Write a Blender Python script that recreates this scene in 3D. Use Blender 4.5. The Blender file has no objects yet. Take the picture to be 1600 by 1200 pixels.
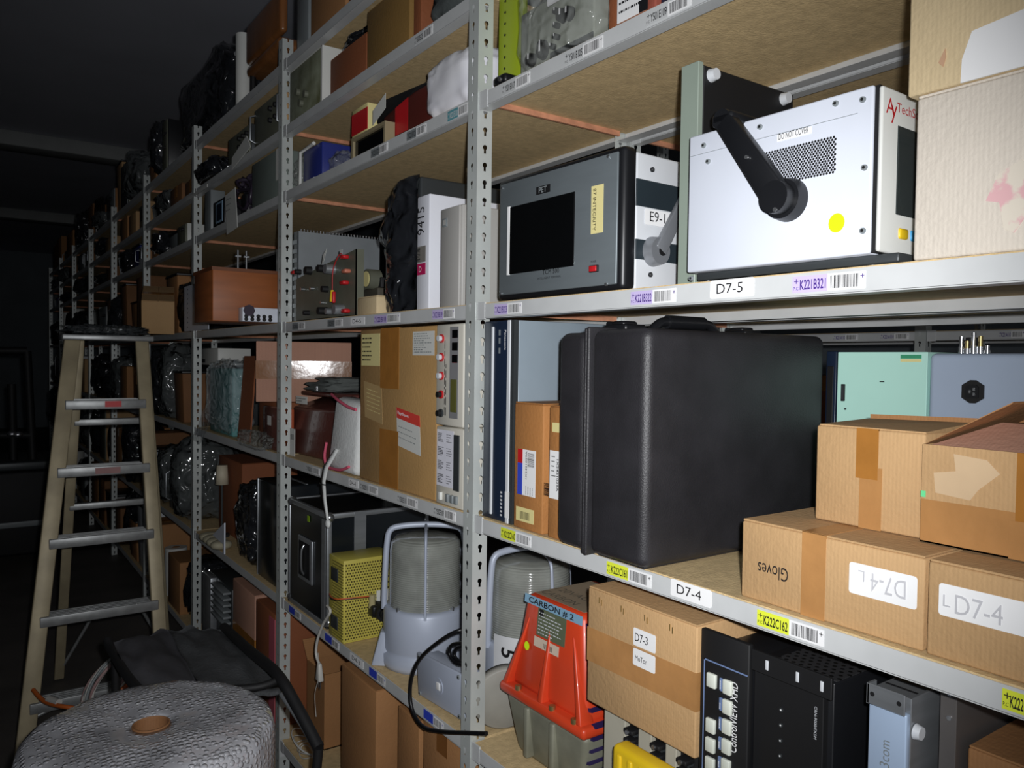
import bpy, bmesh, math, random
from mathutils import Vector, Matrix, noise
random.seed(7)
S = bpy.context.scene
COL = S.collection
# ------------------------------------------------------------------ camera
CAMZ = 1.5
YAW, PIT, ROL, FPX = 0.6127, 0.02894, 0.0135, 1223.53
_f = Vector((math.sin(YAW)*math.cos(PIT), math.cos(YAW)*math.cos(PIT), -math.sin(PIT)))
_r = Vector((math.cos(YAW), -math.sin(YAW), 0)); _u = _r.cross(_f)
_r2 = _r*math.cos(ROL)+_u*math.sin(ROL); _u2 = _u*math.cos(ROL)-_r*math.sin(ROL)
CP = Vector((0, 0, CAMZ))
cam = bpy.data.cameras.new('camera'); co = bpy.data.objects.new('camera', cam); COL.objects.link(co)
m = Matrix((( _r2.x,_u2.x,-_f.x,0),(_r2.y,_u2.y,-_f.y,0),(_r2.z,_u2.z,-_f.z,CAMZ),(0,0,0,1)))
co.matrix_world = m
cam.sensor_width = 36; cam.lens = FPX*36/1600; cam.clip_start = .02
S.camera = co
# ------------------------------------------------------------------ world, flash, exposure
w = bpy.data.worlds.new('world'); S.world = w; w.use_nodes = True
bg = w.node_tree.nodes['Background']; bg.inputs[0].default_value = (.70, .72, .76, 1); bg.inputs[1].default_value = .2
fl = bpy.data.lights.new('camera_flash', 'SPOT'); fl.energy = 118; fl.spot_size = math.radians(98); fl.spot_blend = 1.0
fl.shadow_soft_size = .012; fl.color = (.97, .98, 1.0)
flo = bpy.data.objects.new('camera_flash', fl); COL.objects.link(flo)
flo.location = CP + _r2*.035 + _u2*.035
flo.rotation_euler = (_f*1.0 - _r2*.10 - _u2*.02).to_track_quat('-Z', 'Y').to_euler()
S.view_settings.view_transform = 'Standard'; S.view_settings.look = 'None'
S.view_settings.exposure = 0.0; S.view_settings.gamma = 1.0; S.view_settings.use_curve_mapping = False

def pt(u, v, ax, val):
    """where the line of sight through photo point (u,v) meets a world plane (axis ax = val)"""
    d = _f + _r2*((u-800)/FPX) + _u2*((600-v)/FPX)
    t = (val-CP[ax])/d[ax]
    return CP + d*t
# ------------------------------------------------------------------ materials
def s2l(c):
    return tuple(((x/255)/12.92 if x/255 <= .04045 else ((x/255+.055)/1.055)**2.4) for x in c)
MATS = {}
def mat(name, rgb, rough=.5, metal=0, var=.12, vs=6, bump=0, bs=60, alpha=1, coat=0, emit=0, stretch=None, trans=0, rgb2=None, thresh=None):
    if name in MATS: return MATS[name]
    M = bpy.data.materials.new(name); M.use_nodes = True
    nt = M.node_tree; N = nt.nodes; L = nt.links
    b = N['Principled BSDF']
    c = s2l(rgb)
    b.inputs['Roughness'].default_value = rough; b.inputs['Metallic'].default_value = metal
    b.inputs['Coat Weight'].default_value = coat
    if alpha < 1: b.inputs['Alpha'].default_value = alpha
    if trans: b.inputs['Transmission Weight'].default_value = trans
    tc = N.new('ShaderNodeTexCoord'); mp = N.new('ShaderNodeMapping'); L.new(tc.outputs['Object'], mp.inputs[0])
    if stretch: mp.inputs['Scale'].default_value = stretch
    n = N.new('ShaderNodeTexNoise'); n.inputs['Scale'].default_value = vs; n.inputs['Detail'].default_value = 5
    L.new(mp.outputs[0], n.inputs[0])
    r = N.new('ShaderNodeValToRGB'); L.new(n.outputs[0], r.inputs[0])
    r.color_ramp.elements[0].position = .3; r.color_ramp.elements[1].position = .7
    if rgb2:
        c2 = s2l(rgb2)
        if thresh: r.color_ramp.elements[0].position = thresh-.03; r.color_ramp.elements[1].position = thresh+.03
        r.color_ramp.elements[0].color = (*c, 1); r.color_ramp.elements[1].color = (*c2, 1)
    else:
        r.color_ramp.elements[0].color = (*[x*(1-var) for x in c], 1); r.color_ramp.elements[1].color = (*[min(1, x*(1+var)) for x in c], 1)
    L.new(r.outputs[0], b.inputs['Base Color'])
    if bump:
        n2 = N.new('ShaderNodeTexNoise'); n2.inputs['Scale'].default_value = bs; n2.inputs['Detail'].default_value = 4
        L.new(mp.outputs[0], n2.inputs[0])
        bp = N.new('ShaderNodeBump'); bp.inputs['Strength'].default_value = bump; bp.inputs['Distance'].default_value = .004
        L.new(n2.outputs[0], bp.inputs['Height']); L.new(bp.outputs[0], b.inputs['Normal'])
    MATS[name] = M; return M
def dots(name, rgb, hole, pitch, rad, rough=.5, plane='xz', cut=False, stagger=True, metal=0):
    """sheet with a regular grid of round holes, as a pattern in object space (cut=True: real see-through holes)"""
    if name in MATS: return MATS[name]
    M = mat(name, rgb, rough, metal)
    nt = M.node_tree; N = nt.nodes; L = nt.links; b = N['Principled BSDF']
    tc = N.new('ShaderNodeTexCoord'); sp = N.new('ShaderNodeSeparateXYZ'); L.new(tc.outputs['Object'], sp.inputs[0])
    def ma(op, a, c=None, d=None):
        n = N.new('ShaderNodeMath'); n.operation = op
        for i, x in enumerate((a, c, d)):
            if x is None: continue
            if isinstance(x, (int, float)): n.inputs[i].default_value = x
            else: L.new(x, n.inputs[i])
        return n.outputs[0]
    if plane == 'xz': A, B = sp.outputs[0], sp.outputs[2]
    elif plane == 'xy': A, B = sp.outputs[0], sp.outputs[1]
    elif plane == 'yz': A, B = sp.outputs[1], sp.outputs[2]
    else: A, B = ma('ADD', sp.outputs[0], sp.outputs[1]), sp.outputs[2]
    rb = ma('DIVIDE', B, pitch)
    row = ma('FLOOR', rb)
    off = ma('MULTIPLY', ma('MODULO', ma('ABSOLUTE', row), 2), .5) if stagger else 0.0
    ra = ma('ADD', ma('DIVIDE', A, pitch), off)
    fa = ma('SUBTRACT', ma('FRACT', ra), .5); fb = ma('SUBTRACT', ma('FRACT', rb), .5)
    d = ma('SQRT', ma('ADD', ma('MULTIPLY', fa, fa), ma('MULTIPLY', fb, fb)))
    k = ma('LESS_THAN', d, rad/pitch)
    if cut:
        L.new(ma('SUBTRACT', 1.0, k), b.inputs['Alpha'])
    else:
        mx = N.new('ShaderNodeMix'); mx.data_type = 'RGBA'
        src = b.inputs['Base Color'].links[0].from_socket
        L.new(k, mx.inputs[0]); L.new(src, mx.inputs[6]); mx.inputs[7].default_value = (*s2l(hole), 1)
        L.new(mx.outputs[2], b.inputs['Base Color'])
    return M
def keyhole(name, rgb):
    """painted slotted angle: keyholes cut right through, one column down the middle of each flange"""
    M = mat(name, rgb, .38, .25, var=.10, vs=9, rgb2=None)
    nt = M.node_tree; N = nt.nodes; L = nt.links; b = N['Principled BSDF']
    tc = N.new('ShaderNodeTexCoord'); sp = N.new('ShaderNodeSeparateXYZ'); L.new(tc.outputs['Object'], sp.inputs[0])
    def ma(op, a, c=None):
        n = N.new('ShaderNodeMath'); n.operation = op
        for i, x in enumerate((a, c)):
            if x is None: continue
            if isinstance(x, (int, float)): n.inputs[i].default_value = x
            else: L.new(x, n.inputs[i])
        return n.outputs[0]
    s = ma('SUBTRACT', ma('ADD', ma('ABSOLUTE', sp.outputs[0]), ma('ABSOLUTE', sp.outputs[1])), .021)
    z = ma('MULTIPLY', ma('SUBTRACT', ma('FRACT', ma('DIVIDE', sp.outputs[2], .0381)), .5), .0381)
    dz = ma('SUBTRACT', z, .003)
    d = ma('SQRT', ma('ADD', ma('MULTIPLY', s, s), ma('MULTIPLY', dz, dz)))
    k1 = ma('LESS_THAN', d, .0056)
    k2 = ma('MULTIPLY', ma('LESS_THAN', ma('ABSOLUTE', s), .0030), ma('MULTIPLY', ma('LESS_THAN', z, .003), ma('GREATER_THAN', z, -.0105)))
    k = ma('MAXIMUM', k1, k2)
    L.new(ma('SUBTRACT', 1.0, k), b.inputs['Alpha'])
    return M
def bubble(name):
    M = mat(name, (166, 167, 172), .14, 0, var=.4, vs=9)
    nt = M.node_tree; N = nt.nodes; L = nt.links; b = N['Principled BSDF']
    tc = N.new('ShaderNodeTexCoord'); v = N.new('ShaderNodeTexVoronoi'); v.inputs['Scale'].default_value = 85; v.inputs['Randomness'].default_value = .55
    L.new(tc.outputs['Object'], v.inputs[0])
    def ma(op, x, y):
        q = N.new('ShaderNodeMath'); q.operation = op
        for i, t in enumerate((x, y)):
            if isinstance(t, (int, float)): q.inputs[i].default_value = t
            else: L.new(t, q.inputs[i])
        return q.outputs[0]
    f2 = ma('MULTIPLY', v.outputs[0], v.outputs[0])
    dome = ma('POWER', ma('MAXIMUM', ma('SUBTRACT', 1.0, ma('MULTIPLY', f2, 4.2)), 0.0), .5)
    n = N.new('ShaderNodeTexNoise'); n.inputs['Scale'].default_value = 30; L.new(tc.outputs['Object'], n.inputs[0])
    hgt = ma('MULTIPLY', dome, ma('ADD', n.outputs[0], .3))
    bp = N.new('ShaderNodeBump'); bp.inputs['Strength'].default_value = 1; bp.inputs['Distance'].default_value = .0045
    L.new(hgt, bp.inputs['Height']); L.new(bp.outputs[0], b.inputs['Normal'])
    b.inputs['Alpha'].default_value = .93
    b.inputs['Specular IOR Level'].default_value = .75; b.inputs['Coat Weight'].default_value = .6; b.inputs['Coat Roughness'].default_value = .05
    L.new(bp.outputs[0], b.inputs['Coat Normal'])
    return M
def film(name, rgb=(200, 205, 210), alpha=.28, bs=22, strength=1.0, rough=.08):
    if name in MATS: return MATS[name]
    M = mat(name, rgb, rough, 0, var=.1, bump=strength, bs=bs, alpha=alpha)
    M.node_tree.nodes['Principled BSDF'].inputs['Specular IOR Level'].default_value = .9
    for n in M.node_tree.nodes:
        if n.type == 'BUMP': n.inputs['Distance'].default_value = .02
    return M
def crinkle(name, rgb, rough=.08, alpha=1.0, scale=9, strength=1.0, dist=.02, lo=None):
    """glossy sheet with long sharp folds: ridged noise as bump"""
    if name in MATS: return MATS[name]
    M = mat(name, rgb, rough, 0, var=.15, vs=4, alpha=alpha)
    nt = M.node_tree; N = nt.nodes; L = nt.links; b = N['Principled BSDF']
    tc = N.new('ShaderNodeTexCoord'); n = N.new('ShaderNodeTexNoise'); n.noise_type = 'RIDGED_MULTIFRACTAL'
    n.inputs['Scale'].default_value = scale; n.inputs['Detail'].default_value = 2.5; n.inputs['Distortion'].default_value = .6
    L.new(tc.outputs['Object'], n.inputs[0])
    bp = N.new('ShaderNodeBump'); bp.inputs['Strength'].default_value = strength; bp.inputs['Distance'].default_value = dist
    L.new(n.outputs[0], bp.inputs['Height']); L.new(bp.outputs[0], b.inputs['Normal'])
    b.inputs['Specular IOR Level'].default_value = .9; b.inputs['Coat Weight'].default_value = .4
    return M
def cardboard(name, rgb, var=.10):
    if name in MATS: return MATS[name]
    M = mat(name, rgb, .78, 0, var=var, vs=5, bump=.25, bs=120)
    nt = M.node_tree; N = nt.nodes; L = nt.links; b = N['Principled BSDF']
    tc = N.new('ShaderNodeTexCoord'); wv = N.new('ShaderNodeTexWave'); wv.inputs['Scale'].default_value = 60; wv.bands_direction = 'X'
    wv.inputs['Distortion'].default_value = .3
    L.new(tc.outputs['Object'], wv.inputs[0])
    mx = N.new('ShaderNodeMix'); mx.data_type = 'RGBA'; mx.blend_type = 'MULTIPLY'
    src = b.inputs['Base Color'].links[0].from_socket
    rr = N.new('ShaderNodeValToRGB'); rr.color_ramp.elements[0].color = (.9, .9, .9, 1); L.new(wv.outputs[0], rr.inputs[0])
    mx.inputs[0].default_value = .7; L.new(src, mx.inputs[6]); L.new(rr.outputs[0], mx.inputs[7]); L.new(mx.outputs[2], b.inputs['Base Color'])
    return M
PAINT = mat('pale_grey_shelf_paint', (206, 208, 208), .4, .1, var=.06, vs=12)
POST = keyhole('slotted_angle_paint', (200, 205, 202))
BOARD = mat('particle_board', (206, 180, 134), .8, 0, var=.13, vs=55, bump=.3, bs=200)
BEDGE = mat('raw_board_edge', (200, 140, 108), .8, 0, var=.2, vs=40)
CARD = cardboard('kraft_cardboard', (190, 153, 108)); CARD2 = cardboard('brown_cardboard', (165, 118, 74))
CARD3 = cardboard('pale_cardboard', (218, 208, 194), .05); CARD4 = cardboard('dark_cardboard', (128, 88, 54)); CARD5 = cardboard('red_brown_cardboard', (140, 80, 46))
CARDP = cardboard('pinkish_cardboard', (186, 140, 118)); CARDB = cardboard('beige_cardboard', (214, 192, 152), .05)
INNER = mat('carton_inside', (170, 132, 92), .8)
TAPE = mat('brown_packing_tape', (166, 112, 52), .22, 0, var=.12, vs=14, bump=.5, bs=16, coat=.3)
TAPEC = mat('old_tan_tape', (176, 128, 78), .35, 0, var=.15, vs=10, bump=.5, bs=20)
WHITE = mat('white_paper', (238, 238, 238), .6, var=.02); WGREY = mat('off_white_plastic', (216, 217, 212), .45, var=.04)
LGREY = mat('light_grey_enamel', (205, 208, 212), .4, var=.04); MGREY = mat('mid_grey_enamel', (128, 134, 136), .42, var=.06)
DGREY = mat('dark_grey_metal', (62, 66, 68), .4, .3, var=.1); BLACK = mat('black_plastic', (22, 23, 26), .4, var=.2)
BLKM = mat('matt_black', (14, 14, 16), .65, var=.2); INK = mat('black_ink', (20, 20, 24), .6, var=.05)
CASEM = mat('textured_black_case', (38, 37, 40), .48, 0, var=.22, vs=14, bump=.22, bs=420)
GLOSSK = mat('black_screen_glass', (10, 11, 12), .08, var=.1)
STEEL = mat('bright_steel', (190, 192, 195), .22, .9, var=.06); ALU = mat('brushed_aluminium', (168, 172, 176), .35, .7, var=.1, stretch=(1, 1, 12))
BRASS = mat('dull_brass', (170, 150, 100), .35, .8); GGREEN = mat('grey_green_enamel', (140, 152, 140), .45, var=.05)
PURPL = mat('lilac_label', (198, 184, 226), .6, var=.02); YELL = mat('yellow_label', (222, 232, 60), .6, var=.02)
PINK = mat('purple_ink', (70, 40, 130), .6); BLUEL = mat('blue_label', (50, 70, 190), .6, var=.02); TEALL = mat('teal_label', (90, 150, 160), .6)
FLUO = mat('fluorescent_sticker', (214, 250, 20), .5, var=.02); RED = mat('red_plastic', (190, 30, 36), .45, var=.08)
YPLA = mat('yellow_plastic', (222, 186, 30), .45, var=.08); CREAM = mat('cream_label', (226, 214, 150), .6, var=.04)
DIRTW = mat('dusty_white_enamel', (214, 219, 230), .42, var=.025, vs=8); HANDG = mat('satin_grey_casting', (140, 143, 148), .35, .4)
MINT = mat('pale_mint_enamel', (186, 232, 218), .45, var=.03); BLUEG = mat('blue_grey_enamel', (168, 182, 202), .42, var=.04)
CABLE = mat('black_cable', (18, 18, 20), .35); WCABLE = mat('white_cable', (196, 194, 188), .4); OCABLE = mat('orange_cable', (190, 96, 40), .45)
FILM = crinkle('clear_plastic_film', (190, 195, 198), .08, .16, 26, 1, .025); FILMD = crinkle('dusty_plastic_film', (176, 180, 176), .1, .24, 26, 1, .03)
FILMK = crinkle('dark_plastic_film', (34, 36, 40), .10, .93, 18, 1, .045); BUB = bubble('bubble_wrap')
LADM = mat('paint_worn_ladder_rail', (162, 150, 122), .5, .2, var=.2, vs=10, bump=.1, bs=40); LADS = mat('ladder_step_aluminium', (150, 152, 152), .42, .5, var=.2, vs=25)
# ------------------------------------------------------------------ mesh builder
TXT = {}
def text_mesh(s, bold=False):
    if (s, bold) in TXT: return TXT[(s, bold)]
    cu = bpy.data.curves.new('t', 'FONT'); cu.body = s; cu.size = 1; cu.resolution_u = 3
    cu.offset = .018 if bold else 0
    ob = bpy.data.objects.new('t', cu); me = bpy.data.meshes.new_from_object(ob)
    vs = [v.co.copy() for v in me.vertices]; fs = [list(p.vertices) for p in me.polygons]
    bpy.data.objects.remove(ob); bpy.data.curves.remove(cu); bpy.data.meshes.remove(me)
    x0 = min(v.x for v in vs); x1 = max(v.x for v in vs); y0 = min(v.y for v in vs); y1 = max(v.y for v in vs)
    vs = [((v.x-x0)/(x1-x0), (v.y-y0)/(y1-y0)) for v in vs]
    TXT[(s, bold)] = (vs, fs, (x1-x0)/(y1-y0)); return TXT[(s, bold)]
class MB:
    def __init__(s): s.v = []; s.f = []; s.mi = []; s.sm = []; s.mats = []; s.T = None
    def _m(s, m):
        if m not in s.mats: s.mats.append(m)
        return s.mats.index(m)
    def add(s, vs, fs, m, smooth=False):
        b = len(s.v)
        for v in vs:
            v = Vector(v)
            if s.T: v = s.T @ v
            s.v.append(v)
        k = s._m(m)
        for f in fs: s.f.append([i+b for i in f]); s.mi.append(k); s.sm.append(smooth)
        return s
    def bm(s, bm, m, smooth=False):
        bm.verts.index_update()
        s.add([v.co.copy() for v in bm.verts], [[v.index for v in f.verts] for f in bm.faces], m, smooth); bm.free(); return s
    def box(s, x0, x1, y0, y1, z0, z1, m, bev=0, seg=2):
        if x1 < x0: x0, x1 = x1, x0
        if y1 < y0: y0, y1 = y1, y0
        if z1 < z0: z0, z1 = z1, z0
        bm = bmesh.new(); bmesh.ops.create_cube(bm, size=1)
        for v in bm.verts: v.co = Vector((x0+(v.co.x+.5)*(x1-x0), y0+(v.co.y+.5)*(y1-y0), z0+(v.co.z+.5)*(z1-z0)))
        if bev:
            bev = min(bev, .45*min(x1-x0, y1-y0, z1-z0))
            bmesh.ops.bevel(bm, geom=bm.edges[:], offset=bev, segments=seg, affect='EDGES', profile=.5)
        return s.bm(bm, m, bev > 0 and seg > 1)
    def hexa(s, P, m, bev=0):      # 8 points: bottom 4 ccw, top 4 ccw
        bm = bmesh.new(); vs = [bm.verts.new(p) for p in P]
        for f in ((3,2,1,0),(4,5,6,7),(0,1,5,4),(1,2,6,5),(2,3,7,6),(3,0,4,7)): bm.faces.new([vs[i] for i in f])
        if bev: bmesh.ops.bevel(bm, geom=bm.edges[:], offset=bev, segments=2, affect='EDGES', profile=.5)
        return s.bm(bm, m, bool(bev))
    def cyl(s, p0, p1, r0, m, r1=None, n=20, cap=True):
        r1 = r0 if r1 is None else r1
        p0, p1 = Vector(p0), Vector(p1); d = (p1-p0).normalized()
        a = d.orthogonal().normalized(); b = d.cross(a)
        vs = []; 
        for p, r in ((p0, r0), (p1, r1)):
            for i in range(n): t = 2*math.pi*i/n; vs.append(p+(a*math.cos(t)+b*math.sin(t))*r)
        fs = [[i, (i+1) % n, n+(i+1) % n, n+i] for i in range(n)]
        s.add(vs, fs, m, True)
        if cap: s.add(vs[:n], [list(range(n))[::-1]], m); s.add(vs[n:], [list(range(n))], m)
        return s
    def tube(s, P, r, m, n=8, closed=False, smooth=True):
        P = [Vector(p) for p in P]
        if smooth and len(P) > 2:
            Q = []
            K = len(P)
            for i in range(K if closed else K-1):
                a = P[(i-1) % K] if (closed or i > 0) else P[0]; b = P[i]; c = P[(i+1) % K]; d = P[(i+2) % K] if (closed or i+2 < K) else P[-1]
                for j in range(5):
                    t = j/5; Q.append(.5*((2*b)+(c-a)*t+(2*a-5*b+4*c-d)*t*t+(3*b-a-3*c+d)*t**3))
            if not closed: Q.append(P[-1])
            P = Q
        vs = []; up = None; K = len(P)
        for i, p in enumerate(P):
            d = (P[(i+1) % K]-P[i-1]) if (closed or 0 < i < K-1) else (P[1]-P[0] if i == 0 else P[-1]-P[-2])
            d.normalize()
            if up is None: up = d.orthogonal().normalized()
            up = (up-d*up.dot(d)); up = up.normalized() if up.length > 1e-6 else d.orthogonal().normalized()
            b = d.cross(up)
            for k in range(n): t = 2*math.pi*k/n; vs.append(p+(up*math.cos(t)+b*math.sin(t))*r)
        fs = []
        for i in range(K if closed else K-1):
            for k in range(n):
                j = (i+1) % K; fs.append([i*n+k, i*n+(k+1) % n, j*n+(k+1) % n, j*n+k])
        s.add(vs, fs, m, True)
        if not closed: s.add(vs[:n], [list(range(n))[::-1]], m); s.add(vs[-n:], [list(range(n))], m)
        return s
    def lathe(s, prof, m, n=32, c=(0, 0, 0)):      # prof: (r,z)
        vs = []
        for r, z in prof:
            for i in range(n): t = 2*math.pi*i/n; vs.append((c[0]+r*math.cos(t), c[1]+r*math.sin(t), c[2]+z))
        fs = [[j*n+i, j*n+(i+1) % n, (j+1)*n+(i+1) % n, (j+1)*n+i] for j in range(len(prof)-1) for i in range(n)]
        return s.add(vs, fs, m, True)
    def prism(s, poly, a, m, ax='y'):              # poly of 2D points extruded along ax from a[0] to a[1]
        n = len(poly)
        def p3(p, t): return {'y': (p[0], t, p[1]), 'x': (t, p[0], p[1]), 'z': (p[0], p[1], t)}[ax]
        vs = [p3(p, a[0]) for p in poly]+[p3(p, a[1]) for p in poly]
        bm = bmesh.new(); V = [bm.verts.new(v) for v in vs]
        bm.faces.new(V[:n]); bm.faces.new(V[n:][::-1])
        for i in range(n): bm.faces.new((V[i], V[n+i], V[n+(i+1) % n], V[(i+1) % n]))
        bmesh.ops.recalc_face_normals(bm, faces=bm.faces[:])
        return s.bm(bm, m)
    def blob(s, c, R, m, amp=.12, seed=0, freq=3, e=.6, nu=40, nv=26, flat=True, crease=0):
        c = Vector(c); vs = []; rnd = Vector((seed*3.7, seed*1.3, seed*2.1))
        sg = lambda x, p: math.copysign(abs(x)**p, x)
        for j in range(nv+1):
            ph = -math.pi/2+math.pi*j/nv
            for i in range(nu):
                th = 2*math.pi*i/nu
                d = Vector((sg(math.cos(ph), e)*sg(math.cos(th), e), sg(math.cos(ph), e)*sg(math.sin(th), e), sg(math.sin(ph), e)))
                k = 1+amp*noise.noise(d*freq+rnd)+amp*.5*noise.noise(d*freq*2.7+rnd)
                if crease: k -= crease*abs(noise.noise(d*freq*1.8+rnd*2))
                p = Vector((d.x*R[0]*k, d.y*R[1]*k, d.z*R[2]*k))
                if flat and p.z < -R[2]*.93: p.z = -R[2]*.93
                vs.append(c+p)
        fs = [[j*nu+i, j*nu+(i+1) % nu, (j+1)*nu+(i+1) % nu, (j+1)*nu+i] for j in range(nv) for i in range(nu)]
        return s.add(vs, fs, m, True)
    def text(s, t, o, xd, yd, h, m, w=None, off=.0006, bold=False, centre=False):
        vs, fs, asp = text_mesh(t, bold)
        xd = Vector(xd).normalized(); yd = Vector(yd).normalized(); n = xd.cross(yd)
        W = w or asp*h; o = Vector(o)+n*off
        if centre: o = o-xd*W/2-yd*h/2
        return s.add([o+xd*(x*W)+yd*(y*h) for x, y in vs], fs, m)
    def bars(s, o, xd, yd, W, H, m, n=22, seed=1, off=.0005):
        rr = random.Random(seed); xd = Vector(xd).normalized(); yd = Vector(yd).normalized(); nn = xd.cross(yd); o = Vector(o)+nn*off
        x = 0; vs = []; fs = []
        u = W/n
        for i in range(n):
            b = u*rr.choice((.3, .45, .7)); a = o+xd*(i*u)
            k = len(vs); vs += [a, a+xd*b, a+xd*b+yd*H, a+yd*H]; fs.append([k, k+1, k+2, k+3])
        return s.add(vs, fs, m)
    def scribble(s, o, xd, yd, W, H, m, lines=4, seed=1, th=.0022, off=.0005):   # rows of small unreadable print
        rr = random.Random(seed); xd = Vector(xd).normalized(); yd = Vector(yd).normalized(); nn = xd.cross(yd); o = Vector(o)+nn*off
        vs = []; fs = []
        for j in range(lines):
            y = H*(1-(j+.5)/lines); x = 0; end = W*rr.uniform(.5, 1)
            while x < end:
                b = W*rr.uniform(.03, .12); a = o+xd*x+yd*y; k = len(vs)
                b = min(b, W-x)
                vs += [a, a+xd*b, a+xd*b+yd*th, a+yd*th]; fs.append([k, k+1, k+2, k+3]); x += b+W*.03
        return s.add(vs, fs, m)
    def patch(s, o, xd, yd, W, H, m, off=.0004, th=.0006, r=0):       # thin sticker: a real slab lying on a face
        xd = Vector(xd).normalized(); yd = Vector(yd).normalized(); n = xd.cross(yd); o = Vector(o)
        pts = []
        if r:
            for cx, cy, a0 in ((W-r, r, -90), (W-r, H-r, 0), (r, H-r, 90), (r, r, 180)):
                for k in range(5): a = math.radians(a0+k*22.5); pts.append((cx+r*math.cos(a), cy+r*math.sin(a)))
        else: pts = [(0, 0), (W, 0), (W, H), (0, H)]
        k = len(pts); a = [o+xd*x+yd*y+n*off for x, y in pts]; b = [p-n*th for p in a]
        return s.add(a+b, [list(range(k)), list(range(2*k-1, k-1, -1))]+[[k+i, k+(i+1) % k, (i+1) % k, i] for i in range(k)], m)
    def build(s, name, parent=None, world=False):
        me = bpy.data.meshes.new(name)
        vs = s.v
        if world and parent is not None:
            r = parent
            while r.parent: r = r.parent
            inv = r.matrix_basis.inverted(); vs = [inv @ v for v in vs]
        me.from_pydata([tuple(v) for v in vs], [], s.f)
        for mm in s.mats: me.materials.append(mm)
        me.polygons.foreach_set('material_index', s.mi); me.polygons.foreach_set('use_smooth', s.sm)
        me.update()
        o = bpy.data.objects.new(name, me); COL.objects.link(o)
        if parent is not None: o.parent = parent
        return o
def thing(name, label, cat, loc, rz=0, group=None):
    o = bpy.data.objects.new(name, None); COL.objects.link(o); o.empty_display_size = .05
    o.location = loc; o.rotation_euler = (0, 0, rz)
    o['label'] = label; o['category'] = cat
    if group: o['group'] = group
    bpy.context.view_layer.update() if False else None
    o.matrix_basis = Matrix.Translation(Vector(loc)) @ Matrix.Rotation(rz, 4, 'Z')
    return o
def tag(o, label, cat, group=None):
    o['label'] = label; o['category'] = cat
    if group: o['group'] = group
    return o
def struct(o): o['kind'] = 'structure'; return o
# ------------------------------------------------------------------ the racks: levels and posts
F = .92; DEP = .43; LIP = .030
BT = .006
LV = {'D': .11, 'C': .623, 'B': 1.128, 'A': 1.593, 'Y': 2.046, 'Z': 2.272, 'W': 2.500}   # underside of each front beam
TOP = {k: v+LIP+.0026 for k, v in LV.items()}                                       # top of each shelf board
PY = [.180+1.267*i for i in range(10)]                                             # posts along the aisle
# ------------------------------------------------------------------ setting
mb = MB(); FLOOR = mat('worn_concrete_floor', (88, 84, 80), .6, 0, var=.25, vs=3, bump=.2, bs=30)
mb.box(-2.2, 5.2, -1.5, 19, -.1, 0, FLOOR); struct(mb.build('floor'))
WALLM = mat('dim_painted_wall', (128, 136, 142), .7, 0, var=.08, vs=2); CEILM = mat('ceiling_panel', (196, 198, 208), .75, 0, var=.06, vs=1.5)
mb = MB(); mb.box(-2.2, 5.2, -1.5, 19, 3.6, 3.7, CEILM); struct(mb.build('ceiling'))
mb = MB(); mb.box(-2.2, 5.2, 18.9, 19, 0, 3.6, WALLM); struct(mb.build('wall_back'))
mb = MB(); mb.box(-2.3, -2.2, -1.5, 19, 0, 3.6, WALLM); struct(mb.build('wall_left'))
mb = MB(); mb.box(5.2, 5.3, -1.5, 19, 0, 3.6, WALLM); struct(mb.build('wall_right'))
for i, y in enumerate((8.75, 13.4)):
    BEAMM = mat('ceiling_beam_paint', (150, 152, 150), .6, 0, var=.06)
    mb = MB(); mb.box(-2.2, 5.2, y, y+.3, 3.46, 3.6, BEAMM, .01); struct(mb.build('trim_%d' % (i+1)))
# ------------------------------------------------------------------ shelving racks
def ordn(i): return ['nearest', 'second', 'third', 'fourth', 'fifth', 'sixth', 'seventh', 'eighth', 'ninth'][i]
def rack_bay(y0, y1, x0, label, levels, south=False, posts_top=2.61, depth=DEP, holes=True, face=1):
    r = thing('shelving_rack', label, 'shelving rack', (x0, y0, 0))
    T = .0012; W = .038
    ys = [(y1, 'n')] + ([(y0, 's')] if south else [])
    for yy, _ in ys:
        for (px, sx) in ((x0-.0042, 1), (x0+depth+.0042, -1)):
            mb = MB()
            mb.box(0, sx*T, 0, W, 0, posts_top, POST); mb.box(0, sx*W, -T, 0, 0, posts_top, POST)
            o = mb.build('post', r); o.location = (px-x0, yy-y0, 0)
    beams = {}
    for lv in levels:
        zb = LV[lv]
        mb = MB(); a, b = y0+.002, y1-.003
        mb.box(x0, x0+.002, a, b, zb, zb+LIP, PAINT); mb.box(x0, x0+.028, a, b, zb-.0015, zb+.0005, PAINT)
        mb.box(x0-.001, x0+.003, a, a+.03, zb-.004, zb+LIP+.004, PAINT); mb.box(x0-.001, x0+.003, b-.03, b, zb-.004, zb+LIP+.004, PAINT)
        beams[lv] = mb.build('front_beam', r, True)
        mb = MB(); mb.box(x0+depth-.002, x0+depth, a, b, zb, zb+LIP, PAINT); mb.box(x0+depth-.03, x0+depth, a, b, zb-.0015, zb+.0005, PAINT)
        mb.build('back_beam', r, True)
        mb = MB(); mb.box(x0+.003, x0+depth-.003, y0+.004, y1-.006, zb+LIP-.010, zb+LIP+.002, BOARD)
        mb.build('shelf_board', r, True)
        mb = MB(); mb.box(x0+.03, x0+depth-.03, y1-.014, y1-.007, zb+.008, zb+LIP-.010, BEDGE)
        mb.build('board_batten', r, True)
    for lv in levels[:1]:
        mb = MB(); mb.box(x0, x0+depth, y1-.003, y1+.000, LV[lv]-.03, LV[lv]-.005, PAINT); mb.build('side_brace', r, True)
    return r, beams
RK = []
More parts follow.
